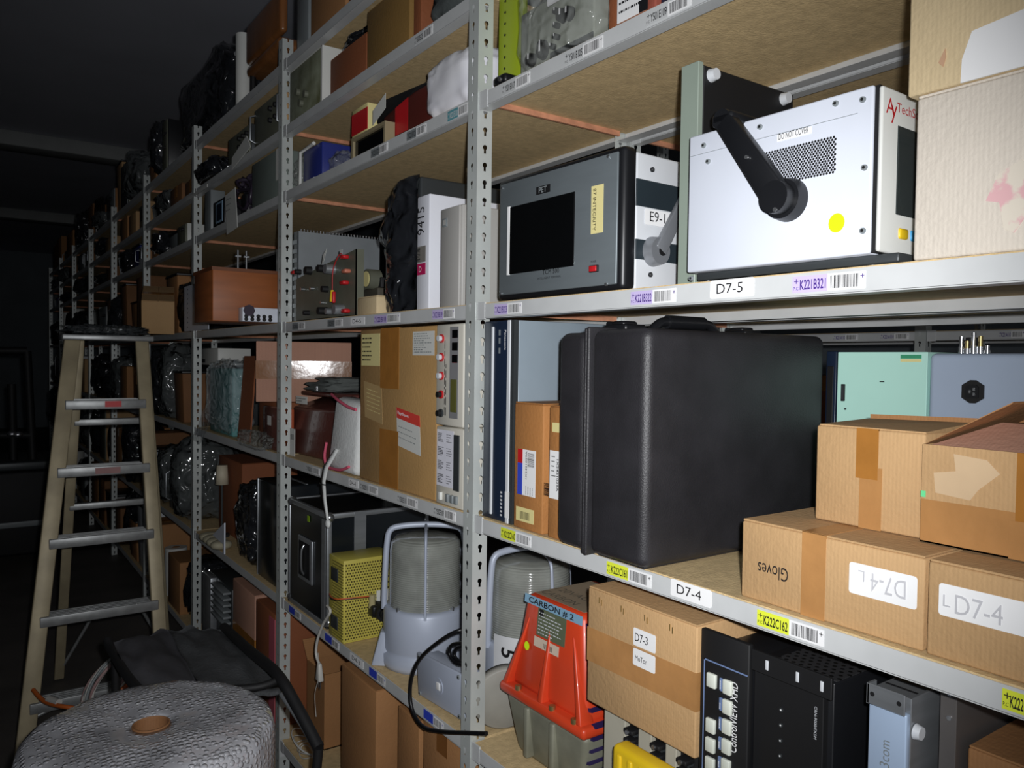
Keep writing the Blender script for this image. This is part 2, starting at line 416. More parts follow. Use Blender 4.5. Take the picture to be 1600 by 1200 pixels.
LBL = ['pale grey slotted-angle shelving bay nearest the camera, holding the white oscilloscope-style unit and black case',
       'second pale grey shelving bay, holding the grey beacon lamp and the plastic-wrapped device',
       'third shelving bay, dim, right behind the stepladder']
for i in range(9):
    lab = LBL[i] if i < 3 else '%s shelving bay down the dark aisle, crowded with dim equipment' % ordn(i)
    RK.append(rack_bay(PY[i], PY[i+1], F, lab, ['D', 'C', 'B', 'A', 'Y'] + (['Z', 'W'] if i else []), south=(i == 0), posts_top=2.61 if i else 2.9))
# rack standing back to back behind, and the one across the next aisle, both glimpsed through the shelves
RB = rack_bay(.18, 1.447, 1.37, 'pale grey shelving bay back to back behind the nearest bay, carrying the mint box', ['C', 'B', 'A', 'Y'], south=True, depth=.39)
RC = rack_bay(1.407, 2.68, 2.75, 'labelled shelving bay across the next aisle, seen above the pale mint box', ['C', 'B', 'A', 'Y'], south=False)
RC2 = rack_bay(.14, 1.407, 2.75, 'shelving bay across the next aisle, seen above the grey box with connectors', ['C', 'B', 'A', 'Y'], south=True)

NY = Vector((0, -1, 0)); UP = Vector((0, 0, 1))
def shelf_label(beam, lv, u0, u1, v, txt, base, ink=INK, bar=True, x0=F, hand=False, h=.022, over=0, split=.5):
    """sticker on a front beam, from photo columns u0..u1"""
    ya = pt(u0, v, 0, x0).y; yb = pt(u1, v, 0, x0).y; W = ya-yb
    z = LV[lv]+(LIP-h)/2+over; o = Vector((x0-.0004, ya, z))
    mb = MB()
    if bar:
        w1 = W*split
        mb.patch(o, NY, UP, w1, h, base); mb.patch(o+NY*w1, NY, UP, W-w1, h, WHITE)
        mb.text('K'+txt[1:] if False else txt, o+NY*(w1*.22)+UP*h*.16, NY, UP, h*.62, ink, w=w1*.74, off=.0007, bold=True)
        mb.text('+', o+NY*(w1*.05)+UP*h*.55, NY, UP, h*.3, ink, off=.0007); mb.text('P.C', o+NY*(w1*.03)+UP*h*.16, NY, UP, h*.2, ink, w=w1*.15, off=.0007)
        mb.bars(o+NY*(w1+(W-w1)*.08)+UP*h*.12, NY, UP, (W-w1)*.76, h*.76, INK, seed=len(txt)+int(u0), off=.0007)
        mb.text('+', o+NY*(w1+(W-w1)*.88)+UP*h*.6, NY, UP, h*.25, ink, off=.0007)
    else:
        mb.patch(o, NY, UP, W, h, base, r=.003)
        if txt: mb.text(txt, o+NY*W*.16+UP*h*.24, NY, UP, h*.55, ink, w=W*.6, off=.0007)
    return mb.build('location_label', beam, True)
b0 = RK[0][1]; b1 = RK[1][1]; b2 = RK[2][1]
shelf_label(b0['A'], 'A', 773, 815, 480, 'K221B323', PURPL, PINK)
shelf_label(b0['A'], 'A', 986, 1056, 467, 'K221B322', PURPL, PINK)
shelf_label(b0['A'], 'A', 1110, 1178, 455, 'D7-5', WHITE, hand=True, bar=False, h=.027, over=.003)
shelf_label(b0['A'], 'A', 1239, 1352, 443, 'K221B321', PURPL, PINK)
shelf_label(b0['B'], 'B', 783, 830, 838, 'K222C160', YELL)
shelf_label(b0['B'], 'B', 948, 1018, 902, 'K222C161', YELL)
shelf_label(b0['B'], 'B', 1048, 1112, 935, 'D7-4', WHITE, hand=True, bar=False, h=.027, over=.003)
shelf_label(b0['B'], 'B', 1183, 1288, 980, 'K222C162', YELL)
shelf_label(b0['B'], 'B', 1566, 1690, 1100, 'K222C163', YELL)
shelf_label(b0['Y'], 'Y', 785, 828, 125, 'Y501E107', PAINT)
shelf_label(b0['Y'], 'Y', 883, 942, 80, 'Y501E105', PAINT)
shelf_label(b0['Y'], 'Y', 1010, 1080, 20, 'Y501E109', PAINT)
for u0, u1, v, t, c, i in ((676, 710, 493, 'K221B319', PURPL, PINK), (585, 625, 505, 'K221B318', PURPL, PINK), (512, 535, 508, 'K221B317', MGREY, INK), (457, 476, 512, 'K221B316', MGREY, INK)):
    shelf_label(b1['A'], 'A', u0, u1, v, t, c, i)
shelf_label(b1['A'], 'A', 548, 570, 505, 'D4-5', WHITE, bar=False)
for u0, u1, v, t in ((678, 712, 802, 'Y502E109'), (621, 652, 784, 'Y502E110'), (563, 590, 768, 'Y502E111'), (478, 500, 740, 'Y502E112')):
    shelf_label(b1['B'], 'B', u0, u1, v, t, PAINT)
shelf_label(b1['B'], 'B', 545, 560, 760, 'D4-4', WHITE, bar=False)
for u0, u1, v, t in ((662, 693, 1125, 'K222B121'), (577, 602, 1062, 'K222B122'), (508, 530, 1005, 'K222B123'), (452, 470, 960, 'K222B124')):
    shelf_label(b1['C'], 'C', u0, u1, v, t, BLUEL, BLUEL)
shelf_label(b1['C'], 'C', 547, 568, 1035, 'D4-3', WHITE, bar=False)
shelf_label(b1['Y'], 'Y', 700, 733, 172, 'K221E120', TEALL, PAINT); shelf_label(b1['Y'], 'Y', 636, 666, 205, 'K221E121', MGREY)
shelf_label(b1['Y'], 'Y', 580, 606, 235, 'K221E122', MGREY)
shelf_label(b1['Z'], 'Z', 648, 676, 60, 'Y502E125', PAINT)
for u0, u1 in ((1302, 1340), (1375, 1420), (1560, 1600)):
    shelf_label((RC if u1 < 1450 else RC2)[1]['A'], 'A', u0, u1, 540, 'K221A110', PAINT, PINK, x0=2.75)
# ------------------------------------------------------------------ placing helper
class Slot: pass
def slot(name, label, cat, u0, u1, vt, lv, inset, um=None, ub=None, vb=None, rz=0, group=None, z=None):
    """thing facing the aisle: left/right photo columns on its front plane, photo row of its top at column um"""
    x = F+inset; zb = TOP[lv] if z is None else z
    um = um if um is not None else (u0+u1)/2
    d = (x**2+1)**.5
    ya = pt(u0, 560, 0, x).y; yb = pt(u1, 560, 0, x).y
    vm = vt+40
    ya = pt(u0, vm, 0, x).y; yb = pt(u1, vm, 0, x).y
    zt = pt(um, vt, 0, x).z
    s = Slot(); s.w = ya-yb; s.h = zt-zb; s.x = x; s.yb = yb; s.ya = ya; s.z = zb
    s.d = (pt(ub, vb or vt, 1, yb).x-x) if ub else None
    s.r = thing(name, label, cat, (x, (ya+yb)/2, zb), -math.pi/2+rz, group)
    return s
XD = Vector((1, 0, 0)); ZD = Vector((0, 0, 1)); YD = Vector((0, 1, 0))
def carton(s, d, m=CARD, tape=TAPE, w=None, h=None, tpos=0, vert=True, flaps=True, top=True, tw=.05, len_=.06):
    w = w or s.w; h = h or s.h; r = s.r
    mb = MB(); mb.box(-w/2, w/2, 0, d, 0, h-(.003 if flaps else 0), m, .003); mb.build('box_body', r)
    if flaps:
        for a, b in ((0, d/2-.001), (d/2+.001, d)):
            mb = MB(); mb.box(-w/2+.001, w/2-.001, a+.001, b, h-.003, h, m, .001, 1); mb.build('flap', r)
    if tape:
        mb = MB()
        if vert:
            x = tpos*w/2
            mb.box(x-tw/2, x+tw/2, -.0006, .001, h-len_ if len_ else 0, h+.0002, tape); mb.box(x-tw/2, x+tw/2, -.0006, d*.98, h-.0004, h+.0006, tape)
        else:
            mb.box(-w/2-.0006, w/2+.0006, -.0006, d, h*.5-tw/2, h*.5+tw/2, tape)
        mb.build('packing_tape', r)
    return r
def knob(mb, x, z, r, m, y=0, l=.012):
    mb.cyl((x, y, z), (x, y-l, z), r, m, r*.85, 16); mb.box(x-r*.12, x+r*.12, y-l-.001, y-l+.002, z, z+r*.8, WHITE)
# ============================ nearest bay, shelf A ============================
# panel computer
s = slot('panel_computer', 'grey-faced panel computer with a black screen and a swing handle, left of the white unit', 'computer', 783, 972, 214, 'A', .012, um=968, ub=1055, vb=235, rz=math.radians(2))
w, h, d = s.w, s.h-.012, s.d; r = s.r
mb = MB(); mb.box(-w/2, w/2, 0, .034, .002, h, BLACK, .010, 3); mb.build('rim', r)
FACE = mat('brushed_grey_face', (118, 126, 130), .4, .35, var=.05, vs=8, stretch=(1, 1, 6))
mb = MB(); mb.box(-w/2+.012, w/2-.014, -.003, .004, .012, h-.010, FACE, .002)
mb.text('TCM 500', (-.03, -.003, .044), XD, ZD, .009, BLKM); mb.text('INTELLIGENT TERMINAL', (-.045, -.003, .035), XD, ZD, .004, BLKM, w=.07)
mb.build('faceplate', r)
sx0, sx1 = -w/2+w*.16, w/2-w*.36+.02
mb = MB(); mb.box(-w*.37, w*.165, -.005, .002, h*.21, h*.755, GLOSSK, .001, 1); mb.build('screen', r)
mb = MB(); mb.box(-w*.388, -w*.37, -.006, .002, h*.205, h*.76, WHITE); mb.build('screen_edge_strip', r)
mb = MB(); mb.patch((-w*.145, -.003, h*.80), XD, ZD, w*.115, h*.06, BLKM); mb.text('PET', (-w*.088, -.0036, h*.83), XD, ZD, .011, MGREY, centre=True, bold=True); mb.build('badge', r)
mb = MB(); mb.patch((w*.285, -.003, h*.42), XD, ZD, w*.085, h*.34, CREAM)
mb.text('87 INTEGRITY', (w*.30, -.0036, h*.74), -ZD, XD, .008, INK, w=h*.3); mb.build('paper_strip', r)
mb = MB(); mb.box(w*.285, w*.345, -.007, 0, h*.145, h*.195, BLKM, .001); mb.box(w*.29, w*.34, -.009, -.006, h*.15, h*.19, RED, .001)
mb.text('POWER', (w*.29, -.003, h*.215), XD, ZD, .004, BLKM, w=.014); mb.build('power_button', r)
for cx, cz in ((-.45, .06), (-.45, .93), (.40, .05), (.40, .94)):
    mb = MB(); mb.cyl((cx*w, -.002, cz*h), (cx*w, -.0055, cz*h), .003, STEEL); mb.build('screw', r)
hw = w/2-.004
mb = MB(); mb.box(-hw, hw, .034, d+.09, .004, h-.006, LGREY, .004)
mb.build('housing', r)
for za, zb_ in ((.60, .79), (.23, .37)):
    mb = MB(); mb.box(hw-.002, hw+.001, .034, d+.09, za*h, zb_*h, mat('black_rubber_band', (38, 48, 54), .5), .0005, 1); mb.build('side_band', r)
for z_ in (.87, .13):
    mb = MB(); mb.cyl((hw, .072, z_*h), (hw+.003, .072, z_*h), .0045, BLACK); mb.cyl((hw+.003, .072, z_*h), (hw+.004, .072, z_*h), .003, STEEL); mb.build('side_screw', r)
mb = MB(); mb.patch((hw+.0012, .055, h*.48), YD, ZD, .075, h*.11, WHITE, r=.002); mb.text('E9-1', (hw+.0018, .067, h*.505), YD, ZD, .018, INK); mb.build('handwritten_label', r)
hy, hz = .078, .295*h
mb = MB(); mb.cyl((hw, hy, hz), (hw+.020, hy, hz), .027, HANDG, .024, 28); mb.cyl((hw+.02, hy+.004, hz), (hw+.0215, hy+.004, hz), .009, BLKM)
a = Vector((hw+.016, hy, hz)); b = Vector((hw+.016, hy+.105, hz+.165)); dd = (b-a).normalized(); nn = Vector((0, -dd.z, dd.y))
mb.hexa([a+nn*.014+Vector((-.004, 0, 0)), a-nn*.014+Vector((-.004, 0, 0)), a-nn*.014+Vector((.006, 0, 0)), a+nn*.014+Vector((.006, 0, 0)),
         b+nn*.010+Vector((-.004, 0, 0)), b-nn*.010+Vector((-.004, 0, 0)), b-nn*.010+Vector((.006, 0, 0)), b+nn*.010+Vector((.006, 0, 0))], HANDG, .002)
mb.build('swing_handle', r)
# rack unit on its side
s = slot('rack_unit_on_edge', 'tall black-sided rack unit standing on edge with a grey-green front, behind the white unit', 'equipment', 1064, 1091, 100, 'A', .050, um=1077, ub=1240, vb=158)
w, h, d = s.w, s.h, s.d; r = s.r
mb = MB(); mb.box(-w/2, w/2, 0, .012, 0, h, GGREEN, .001, 1); mb.build('front_panel', r)
mb = MB(); mb.box(-w/2+.004, w/2, .012, d, .004, h-.004, BLKM, .002, 1); mb.build('chassis', r)
for (fy, fz) in ((.03, h-.018), (d-.03, h-.018)):
    mb = MB(); mb.cyl((w/2, fy, fz), (w/2+.012, fy, fz), .011, LGREY, .009); mb.build('rubber_foot', r)
# white portable scope unit
s = slot('portable_display_unit', 'white metal portable unit with a big black swing handle and yellow dot sticker', 'equipment', 1080, 1362, 132, 'A', .010, um=1358, ub=1450, vb=175, rz=math.radians(1.2))
w, h, d = s.w, s.h, max(s.d, .20); r = s.r; zb = .016
mb = MB(); mb.box(-w/2, w/2, 0, .30, zb, h, DIRTW, .003)
mb.build('cabinet', r)
mb = MB(); mb.box(-w/2+.004, w/2-.020, -.001, .002, h-.0315, h-.031, MGREY); mb.build('seam', r)
mb = MB(); mb.box(-w/2+.008, w/2+.03, .015, .29, .004, zb, DGREY, .002); mb.build('base_tray', r)
for fx in (-.44, .46):
    for fy in (.03, .27):
        mb = MB(); mb.cyl((fx*w, fy, 0), (fx*w, fy, .006), .012, BLACK); mb.build('foot', r)
ew = w/2
mb = MB(); mb.box(ew-.001, ew+.006, .004, .29, zb+.001, h-.001, BLKM); mb.build('gasket', r)
mb = MB(); mb.box(ew+.005, ew+.011, .003, .285, zb+.002, h-.003, WGREY, .003)
mb.text('TechSource', (ew+.011, .036, h-.030), YD, ZD, .012, RED, w=.090); mb.text('A', (ew+.011, .010, h-.036), YD, ZD, .020, RED); mb.text('y', (ew+.011, .022, h-.046), YD, ZD, .022, RED)
mb.build('front_bezel', r)
mb = MB(); mb.box(ew+.006, ew+.0122, .040, .25, zb+.052, h-.046, mat('lcd_glass', (52, 58, 58), .12, var=.05), .001, 1); mb.build('screen', r)
for i, c in enumerate((YPLA, mat('blue_key', (60, 150, 200), .5), MATS['blue_key'] if 'blue_key' in MATS else BLUEL)):
    mb = MB(); mb.box(ew+.006, ew+.014, .048+i*.030, .070+i*.030, zb+.022, zb+.036, c, .003); mb.build('key', r)
VG = MB()
vx0, vx1, vz0, vz1 = -w*.02, w*.34, h*.56, h*.775
ni, nj = 24, 15
for i in range(ni):
    for j in range(nj):
        x = vx0+(vx1-vx0)*(i+.5*(j % 2))/ni; z = vz0+(vz1-vz0)*j/nj
        n = 6; vs = [(x+.0019*math.cos(2*math.pi*k/n), -.0006, z+.0019*math.sin(2*math.pi*k/n)) for k in range(n)]
        VG.add(vs, [list(range(n))], BLKM)
VG.build('vent_perforation', r)
mb = MB(); mb.patch((.035*w, 0, h*.815), XD, ZD, w*.18, h*.042, WHITE); mb.text('DO NOT COVER', (.045*w, -.0006, h*.823), XD, ZD, .0085, INK, w=w*.155); mb.build('warning_label', r)
mb = MB(); n = 24; vs = [(.348*w+.0115*math.cos(2*math.pi*k/n), -.0008, h*.265+.0125*math.sin(2*math.pi*k/n)) for k in range(n)]; mb.add(vs, [list(range(n))], FLUO); mb.build('round_sticker', r)
for cx, cz in ((-.40, .915), (-.06, .935), (.33, .95), (.455, .93), (.47, .55), (.47, .20), (-.465, .03), (-.37, .80)):
    mb = MB(); mb.cyl((cx*w, .001, cz*h), (cx*w, -.003, cz*h), .0042, MGREY, .0036, 12); mb.cyl((cx*w, -.003, cz*h), (cx*w, -.0035, cz*h), .002, BLKM, n=8); mb.build('screw', r)
mb = MB(); px, pz = .105*w, .445*h
mb.cyl((px, .001, pz), (px, -.018, pz), .030, BLACK, .027, 32)
qx, qz = -.215*w, .955*h+.012
a = Vector((px, -.024, pz)); b = Vector((qx, -.020, qz)); dd = (b-a).normalized(); nn = Vector((-dd.z, 0, dd.x))
yv = Vector((0, .010, 0))
mb.hexa([a-nn*.020-yv, a-nn*.020+yv, a+nn*.020+yv, a+nn*.020-yv, b-nn*.015-yv, b-nn*.015+yv, b+nn*.015+yv, b+nn*.015-yv], BLACK, .004)
mb.cyl(a-yv*1.2, a+yv, .022, BLACK, n=28); mb.cyl(b-yv, b+yv, .015, BLACK, n=24)
mb.box(qx-.019, qx+.019, -.03, .33, qz-.009, qz+.011, BLACK, .006)
mb.cyl((px+.004, -.035, pz-.018), (px+.004, -.0375, pz-.018), .003, STEEL, n=10); mb.cyl((px-.045, -.033, pz+.062), (px-.045, -.0365, pz+.062), .0028, STEEL, n=10)
for yy in (.31,):
    mb.hexa([Vector((px-.03, yy, pz)), Vector((px+.03, yy, pz)), Vector((px+.03, yy+.02, pz)), Vector((px-.03, yy+.02, pz)), Vector((qx-.02, yy, qz)), Vector((qx+.02, yy, qz)), Vector((qx+.02, yy+.02, qz)), Vector((qx-.02, yy+.02, qz))], BLACK, .004)
mb.build('swing_handle', r)
# pale cartons at the right end
s = slot('cardboard_carton', 'pale carton with a pink smear and torn patch, right end of the upper shelf', 'box', 1432, 1700, 150, 'A', .004, um=1436)
w, h = s.w, s.h; r = s.r
carton(s, .36, CARD3, None)
SM = MB(); REDS = mat('pink_smear', (222, 176, 178), .8, rgb2=(222, 212, 196), thresh=.5, vs=26, bump=0)
SM.prism([(-.20*w+x*w, h*z) for x, z in ((.16, .30), (.23, .44), (.36, .50), (.47, .38), (.42, .22), (.33, .10), (.27, .13), (.24, .28))], (-.0007, .001), REDS)
SM.build('smear', r)
mb = MB(); mb.prism([(-.20*w+x*w, h*z) for x, z in ((.44, .02), (.45, .13), (.50, .15), (.53, .04), (.50, .01))], (-.001, .001), mat('torn_brown_patch', (200, 160, 128), .8)); mb.build('torn_patch', r)
mb = MB(); mb.box(-.22*w, .5*w, -.0012, .001, h*.80, h+.001, WHITE); mb.T = None
s2 = slot('cardboard_carton', 'beige cardboard carton stacked on the pale carton, cut by the top right corner', 'box', 1424, 1700, -120, 'A', .002, um=1436, z=s.z+s.h+.001)
s2.h = TOP['Y']-LIP-.012-s2.z if s2.z+s2.h > TOP['Y']-LIP-.012 else s2.h
carton(s2, .36, CARDB, None)
mb = MB(); mb.prism([(x*s2.w, z*s2.h) for x, z in ((-.16, .0), (-.155, .13), (-.10, .27), (.3, .31), (.5, .28), (.5, 0))], (-.0012, .001), WHITE); mb.build('paper_patch', s2.r)
mb = MB(); mb.prism([(x*s2.w, z*s2.h) for x, z in ((-.30, .15), (-.26, .22), (-.255, .17), (-.27, .12))], (-.0012, .001), mat('torn_brown_patch', (200, 160, 128), .8)); mb.build('torn_patch', s2.r)
# ============================ nearest bay, shelf Y ============================
s = slot('lime_panel', 'lime green perforated metal panel standing on edge beside the shelf post', 'panel', 780, 818, -60, 'Y', .045, um=800)
w, h = s.w, .36; r = s.r
LIME = mat('lime_enamel', (154, 172, 34), .45, var=.05)
mb = MB(); mb.box(-w/2, w/2, 0, .012, .012, h, LIME, .002)
for i in range(14):
    z = .03+i*.024
    mb.cyl((-.02, -.0004, z), (-.02, -.0012, z), .0028, BLKM, n=8)
mb.build('panel', r)
mb = MB(); mb.box(-w/2, w/2+.0, 0, .03, 0, .012, LIME, .001); mb.build('foot_flange', r)
s = slot('black_clamp', 'small black clamp with a shiny screw lying by the post under the lime panel', 'clamp', 768, 790, 120, 'Y', .001)
mb = MB(); mb.box(-.022, .022, 0, .04, 0, .020, BLACK, .007, 3); mb.build('body', s.r)
mb = MB(); mb.cyl((.006, -.004, .008), (.006, .005, .008), .0045, STEEL); mb.build('screw', s.r)
# bagged power supply
s = slot('bench_power_supply', 'grey bench instrument with black knobs inside a clear plastic bag, top of the picture', 'instrument', 812, 930, -5, 'Y', .028, um=900, rz=0)
w, h = s.w, .135; r = s.r
PS = mat('putty_enamel', (142, 146, 134), .45, var=.06)
mb = MB(); mb.box(-w/2+.004, w/2-.004, 0, .22, .006, h, PS, .004); mb.build('cabinet', r)
for x, z, rr in ((-.30, .22, .014), (-.14, .25, .015), (-.14, .34, .012), (.12, .62, .014), (.20, .60, .014), (.42, .80, .012), (.05, .72, .007), (.05, .52, .006), (.05, .36, .006), (.0, .25, .006)):
    mb = MB(); knob(mb, x*w, z*h, rr, BLKM); mb.build('knob', r)
mb = MB(); mb.box(.22*w, .40*w, -.004, 0, h*.78, h*.98, BLKM, .001); mb.build('meter', r)
mb = MB(); mb.box(-w*.05, w*.48, -.002, .001, .012, .026, DGREY); mb.build('terminal_strip', r)
mb = MB(); mb.patch((-.02*w, -.016, h*.80), XD, ZD, w*.26, h*.22, WHITE, r=.004); mb.text('5V8', (.04*w, -.0166, h*.86), XD, ZD, .012, INK); mb.build('paper_label', r)
s = slot('plastic_bag', 'clear plastic bag wrapped round the grey bench instrument, top of the picture', 'bag', 808, 931, -5, 'Y', .002, um=900)
mb = MB(); mb.blob((0, .13, .088), (s.w/2+.002, .145, .094), FILMD, .06, 3, 3.5, .28); mb.build('bag', s.r)
s = slot('cardboard_carton', 'narrow tan carton beside the bagged instrument at the top of the picture', 'box', 950, 964, 10, 'Y', .03); s.h = .14; carton(s, .3, CARD5, None)
s = slot('cardboard_carton', 'carton with a large white handwritten label, third object right of the lime panel', 'box', 963, 1008, 0, 'Y', .02); s.h = .15; carton(s, .3, CARD5, None)
mb = MB(); mb.patch((-s.w*.47, 0, .012), XD, ZD, s.w*.94, .10, WHITE); mb.text('6400', (-s.w*.3, -.0006, .07), XD, ZD, .02, INK, w=s.w*.6); mb.scribble((-s.w*.4, -.0006, .02), XD, ZD, s.w*.8, .045, INK, 3, 5, th=.004); mb.patch((s.w*.3, -.0006, .012), XD, ZD, .02, .02, INK); mb.build('paper_label', s.r)
s = slot('cardboard_carton', 'dull red carton edge beside the handwritten label at the top of the picture', 'box', 1010, 1024, 0, 'Y', .02); s.h = .15; carton(s, .3, cardboard('faded_red_card', (150, 76, 60)), None)
s = slot('storage_bin', 'dark blue box half out of the picture above the Y501E109 shelf label', 'box', 1031, 1100, 0, 'Y', .03); s.h = .16
mb = MB(); mb.box(-s.w/2, s.w/2, 0, .3, 0, s.h, mat('navy_plastic', (36, 42, 66), .5), .004); mb.build('bin', s.r)
mb = MB(); mb.box(-s.w/2-.002, s.w/2+.002, -.002, .302, s.h, s.h+.012, BLACK, .003); mb.build('lid', s.r)
# ============================ nearest bay, shelf B ============================
s = slot('video_recorder', 'silver and dark blue video recorder standing on its side against the shelf post', 'video recorder', 757, 803, 498, 'B', .012, um=780)
w, h = s.w, min(s.h, .425); r = s.r
NAVY = mat('midnight_blue_plastic', (30, 42, 62), .3, .1, var=.1)
mb = MB(); mb.box(-w/2, w/2, .012, .30, 0, h, mat('steel_blue_cover', (142, 155, 165), .45, .1, var=.08), .002); mb.build('cover', r)
mb = MB(); mb.box(-w/2, w*.30, 0, .012, 0, h, NAVY, .002)
mb.text('Panasonic', (w*.20, -.0002, h-.02), -ZD, XD, .006, WHITE, w=.042, bold=True)
for z in (.86, .91, .95): mb.patch((w*.0, 0, h*z-.01), XD, ZD, .006, .012, MGREY)
for k in range(7): mb.patch((w*.12, 0, .012+k*.008), XD, ZD, .006, .004, LGREY)
mb.build('front_panel', r)
mb = MB(); mb.box(w*.30, w*.40, -.002, .012, 0, h, LGREY, .001, 1); mb.box(w*.40, w/2, 0, .012, 0, h, DGREY); mb.build('trim_strip', r)
mb = MB(); mb.box(-w*.22, -w*.16, -.003, .002, .01, h-.012, LGREY, .001, 1); mb.build('chrome_line', r)
mb = MB(); mb.patch((w*.30, -.002, .012), XD, ZD, w*.14, .055, WHITE); mb.scribble((w*.33, -.0026, .015), ZD, -XD, .05, w*.1, INK, 2, 3, th=.002); mb.build('serial_label', r)
s = slot('cardboard_carton', 'brown slim carton with a blue and white barcode label, beside the video recorder', 'box', 804, 849, 629, 'B', .008, um=825); w, h = s.w, s.h; r = s.r
CRB = cardboard('orange_brown_cardboard', (172, 116, 62)); carton(s, .33, CRB, None)
mb = MB(); mb.patch((-w*.36, 0, h*.27), XD, ZD, w*.62, h*.36, WHITE); mb.patch((-w*.36, -.0004, h*.27), XD, ZD, w*.17, h*.25, BLUEL); mb.patch((-w*.36, -.0004, h*.52), XD, ZD, w*.17, h*.11, RED)
mb.text('1X2421029A', (-w*.02, -.0008, h*.40), ZD, -XD, .005, INK, w=h*.22, bold=True); mb.bars((w*.22, -.0008, h*.5), ZD, -XD, h*.11, w*.22, INK, 16); mb.scribble((w*.22, -.0008, h*.28), ZD, -XD, h*.1, w*.3, INK, 4, 3, th=.0015); mb.build('barcode_label', r)
mb = MB(); mb.patch((-w*.40, 0, h*.06), XD, ZD, w*.62, h*.11, CREAM); mb.bars((-w*.25, -.0006, h*.08), XD, ZD, w*.35, h*.06, INK, 12); mb.build('small_label', r)
s = slot('cardboard_carton', 'brown slim carton half hidden behind the left edge of the big black case', 'box', 858, 884, 633, 'B', .008, um=865); w, h = s.w, s.h; r = s.r
carton(s, .33, CRB, None)
mb = MB(); mb.patch((-w*.42, 0, h*.30), XD, ZD, w*.84, h*.36, WHITE); mb.text('1X2421029A', (w*.02, -.0008, h*.60), -ZD, XD, .006, INK, w=h*.24, bold=True); mb.bars((-w*.4, -.0008, h*.31), ZD, -XD, h*.10, w*.35, INK, 16); mb.scribble((-w*.3, -.0008, h*.45), XD, ZD, w*.3, h*.18, INK, 5, 3, th=.002); mb.build('barcode_label', r)
mb = MB(); mb.patch((-w*.3, 0, h*.80), XD, ZD, w*.5, h*.07, CREAM); mb.build('small_label', r)
# the black hard case
x0, x1, y0, y1, z0 = .893, 1.378, .897, 1.128, TOP['B']
r = thing('hard_case', 'large black hard-shell case standing upright in the middle of the picture, handle on top', 'case', (x0, (y0+y1)/2, z0), -math.pi/2)
W = y1-y0; D_ = x1-x0; H = 1.557-z0
mb = MB(); mb.box(-W/2, -.035, 0, D_, .006, H-.004, CASEM, .018, 5); mb.build('lid', r)
mb = MB(); mb.box(-.022, W/2, 0, D_, .006, H, CASEM, .017, 5); mb.build('shell', r)
mb = MB(); mb.box(-.036, -.029, -.004, D_+.004, .004, H+.003, CASEM, .004, 3); mb.box(-.028, -.020, -.006, D_+.006, .003, H+.005, CASEM, .004, 3); mb.build('rim_seam', r)
mb = MB(); mb.box(-.02, W/2-.018, .02, D_-.02, 0, .010, CASEM, .004); mb.build('foot_rail', r)
for yy in (.085, D_-.075):
    mb = MB(); mb.box(-.055, .002, yy-.026, yy+.026, H-.002, H+.012, BLACK, .005); mb.box(-.045, -.012, yy-.018, yy+.018, H+.008, H+.018, BLACK, .005)
    mb.cyl((-.05, yy-.02, H+.012), (-.05, yy+.02, H+.012), .006, BLACK); mb.build('latch', r)
mb = MB(); mb.tube([(-.028, D_*.5-.095, H-.002), (-.028, D_*.5-.075, H+.014), (-.028, D_*.5-.05, H+.021), (-.028, D_*.5+.05, H+.021), (-.028, D_*.5+.075, H+.014), (-.028, D_*.5+.095, H-.002)], .009, BLACK, 10)
mb.tube([(-.028, D_*.5-.05, H+.021), (-.028, D_*.5+.05, H+.021)], .013, BLACK, 12, smooth=False); mb.build('carry_handle', r)
# glove cartons
s = slot('cardboard_carton', 'lower brown carton marked Gloves upside down, beside the black case', 'box', 1159, 1446, 810, 'B', .014, um=1161); w, h = s.w, s.h; r = s.r
s.h = h; carton(s, .34, CARD, TAPEC, tpos=-.11, tw=.036, len_=0)
mb = MB(); mb.text('Gloves', (-w*.20, 0, h*.50), -XD, -ZD, .019, INK, w=.05); mb.build('handwriting', r)
mb = MB(); mb.patch((w*.14, 0, h*.42), XD, ZD, w*.33, h*.35, WHITE, r=.004); mb.text('D7-4', (w*.42, -.0006, h*.70), -XD, -ZD, h*.2, mat('faded_pencil', (196, 196, 200), .6), w=w*.17); mb.text('L', (w*.22, -.0006, h*.7), -XD, -ZD, h*.12, MATS['faded_pencil']); mb.build('paper_label', r)
gtop = s.z+h
ya = s.yb-.002
def wbox(name, label, cat, x, ya, yb, z, d, h, group=None):
    s = Slot(); s.w = ya-yb; s.h = h; s.x = x; s.ya = ya; s.yb = yb; s.z = z; s.d = d
    s.r = thing(name, label, cat, (x, (ya+yb)/2, z), -math.pi/2, group); return s
s = wbox('cardboard_carton', 'lower brown carton with a faint D7-4 label, cut off by the right edge', 'box', F+.012, ya-.003, ya-.27, TOP['B'], .34, gtop-TOP['B']-.001); w, h = s.w, s.h; r = s.r
carton(s, .34, CARD, TAPEC, tpos=.3, tw=.04, len_=.03)
mb = MB(); mb.patch((-w*.45, 0, h*.45), XD, ZD, w*.36, h*.33, WHITE, r=.004); mb.text('D7-4', (-w*.38, -.0006, h*.50), XD, ZD, h*.2, MATS['faded_pencil'], w=w*.19); mb.text('L', (-w*.43, -.0006, h*.55), XD, ZD, h*.12, MATS['faded_pencil']); mb.build('paper_label', r)
zt = gtop+.001
yl = pt(1275, 720, 0, F+.10).y; yr = pt(1445, 760, 0, F+.10).y
s = wbox('cardboard_carton', 'upper brown carton with a vertical strip of tape, stacked on the Gloves carton', 'box', F+.10, yl, yr+.001, zt, .29, pt(1277, 664, 0, F+.10).z-zt); w, h = s.w, s.h; r = s.r
carton(s, .27, CARD, None, flaps=False)
mb = MB(); mb.box(-.01, .022, -.0008, .001, 0, h*.62, TAPEC); mb.build('packing_tape', r)
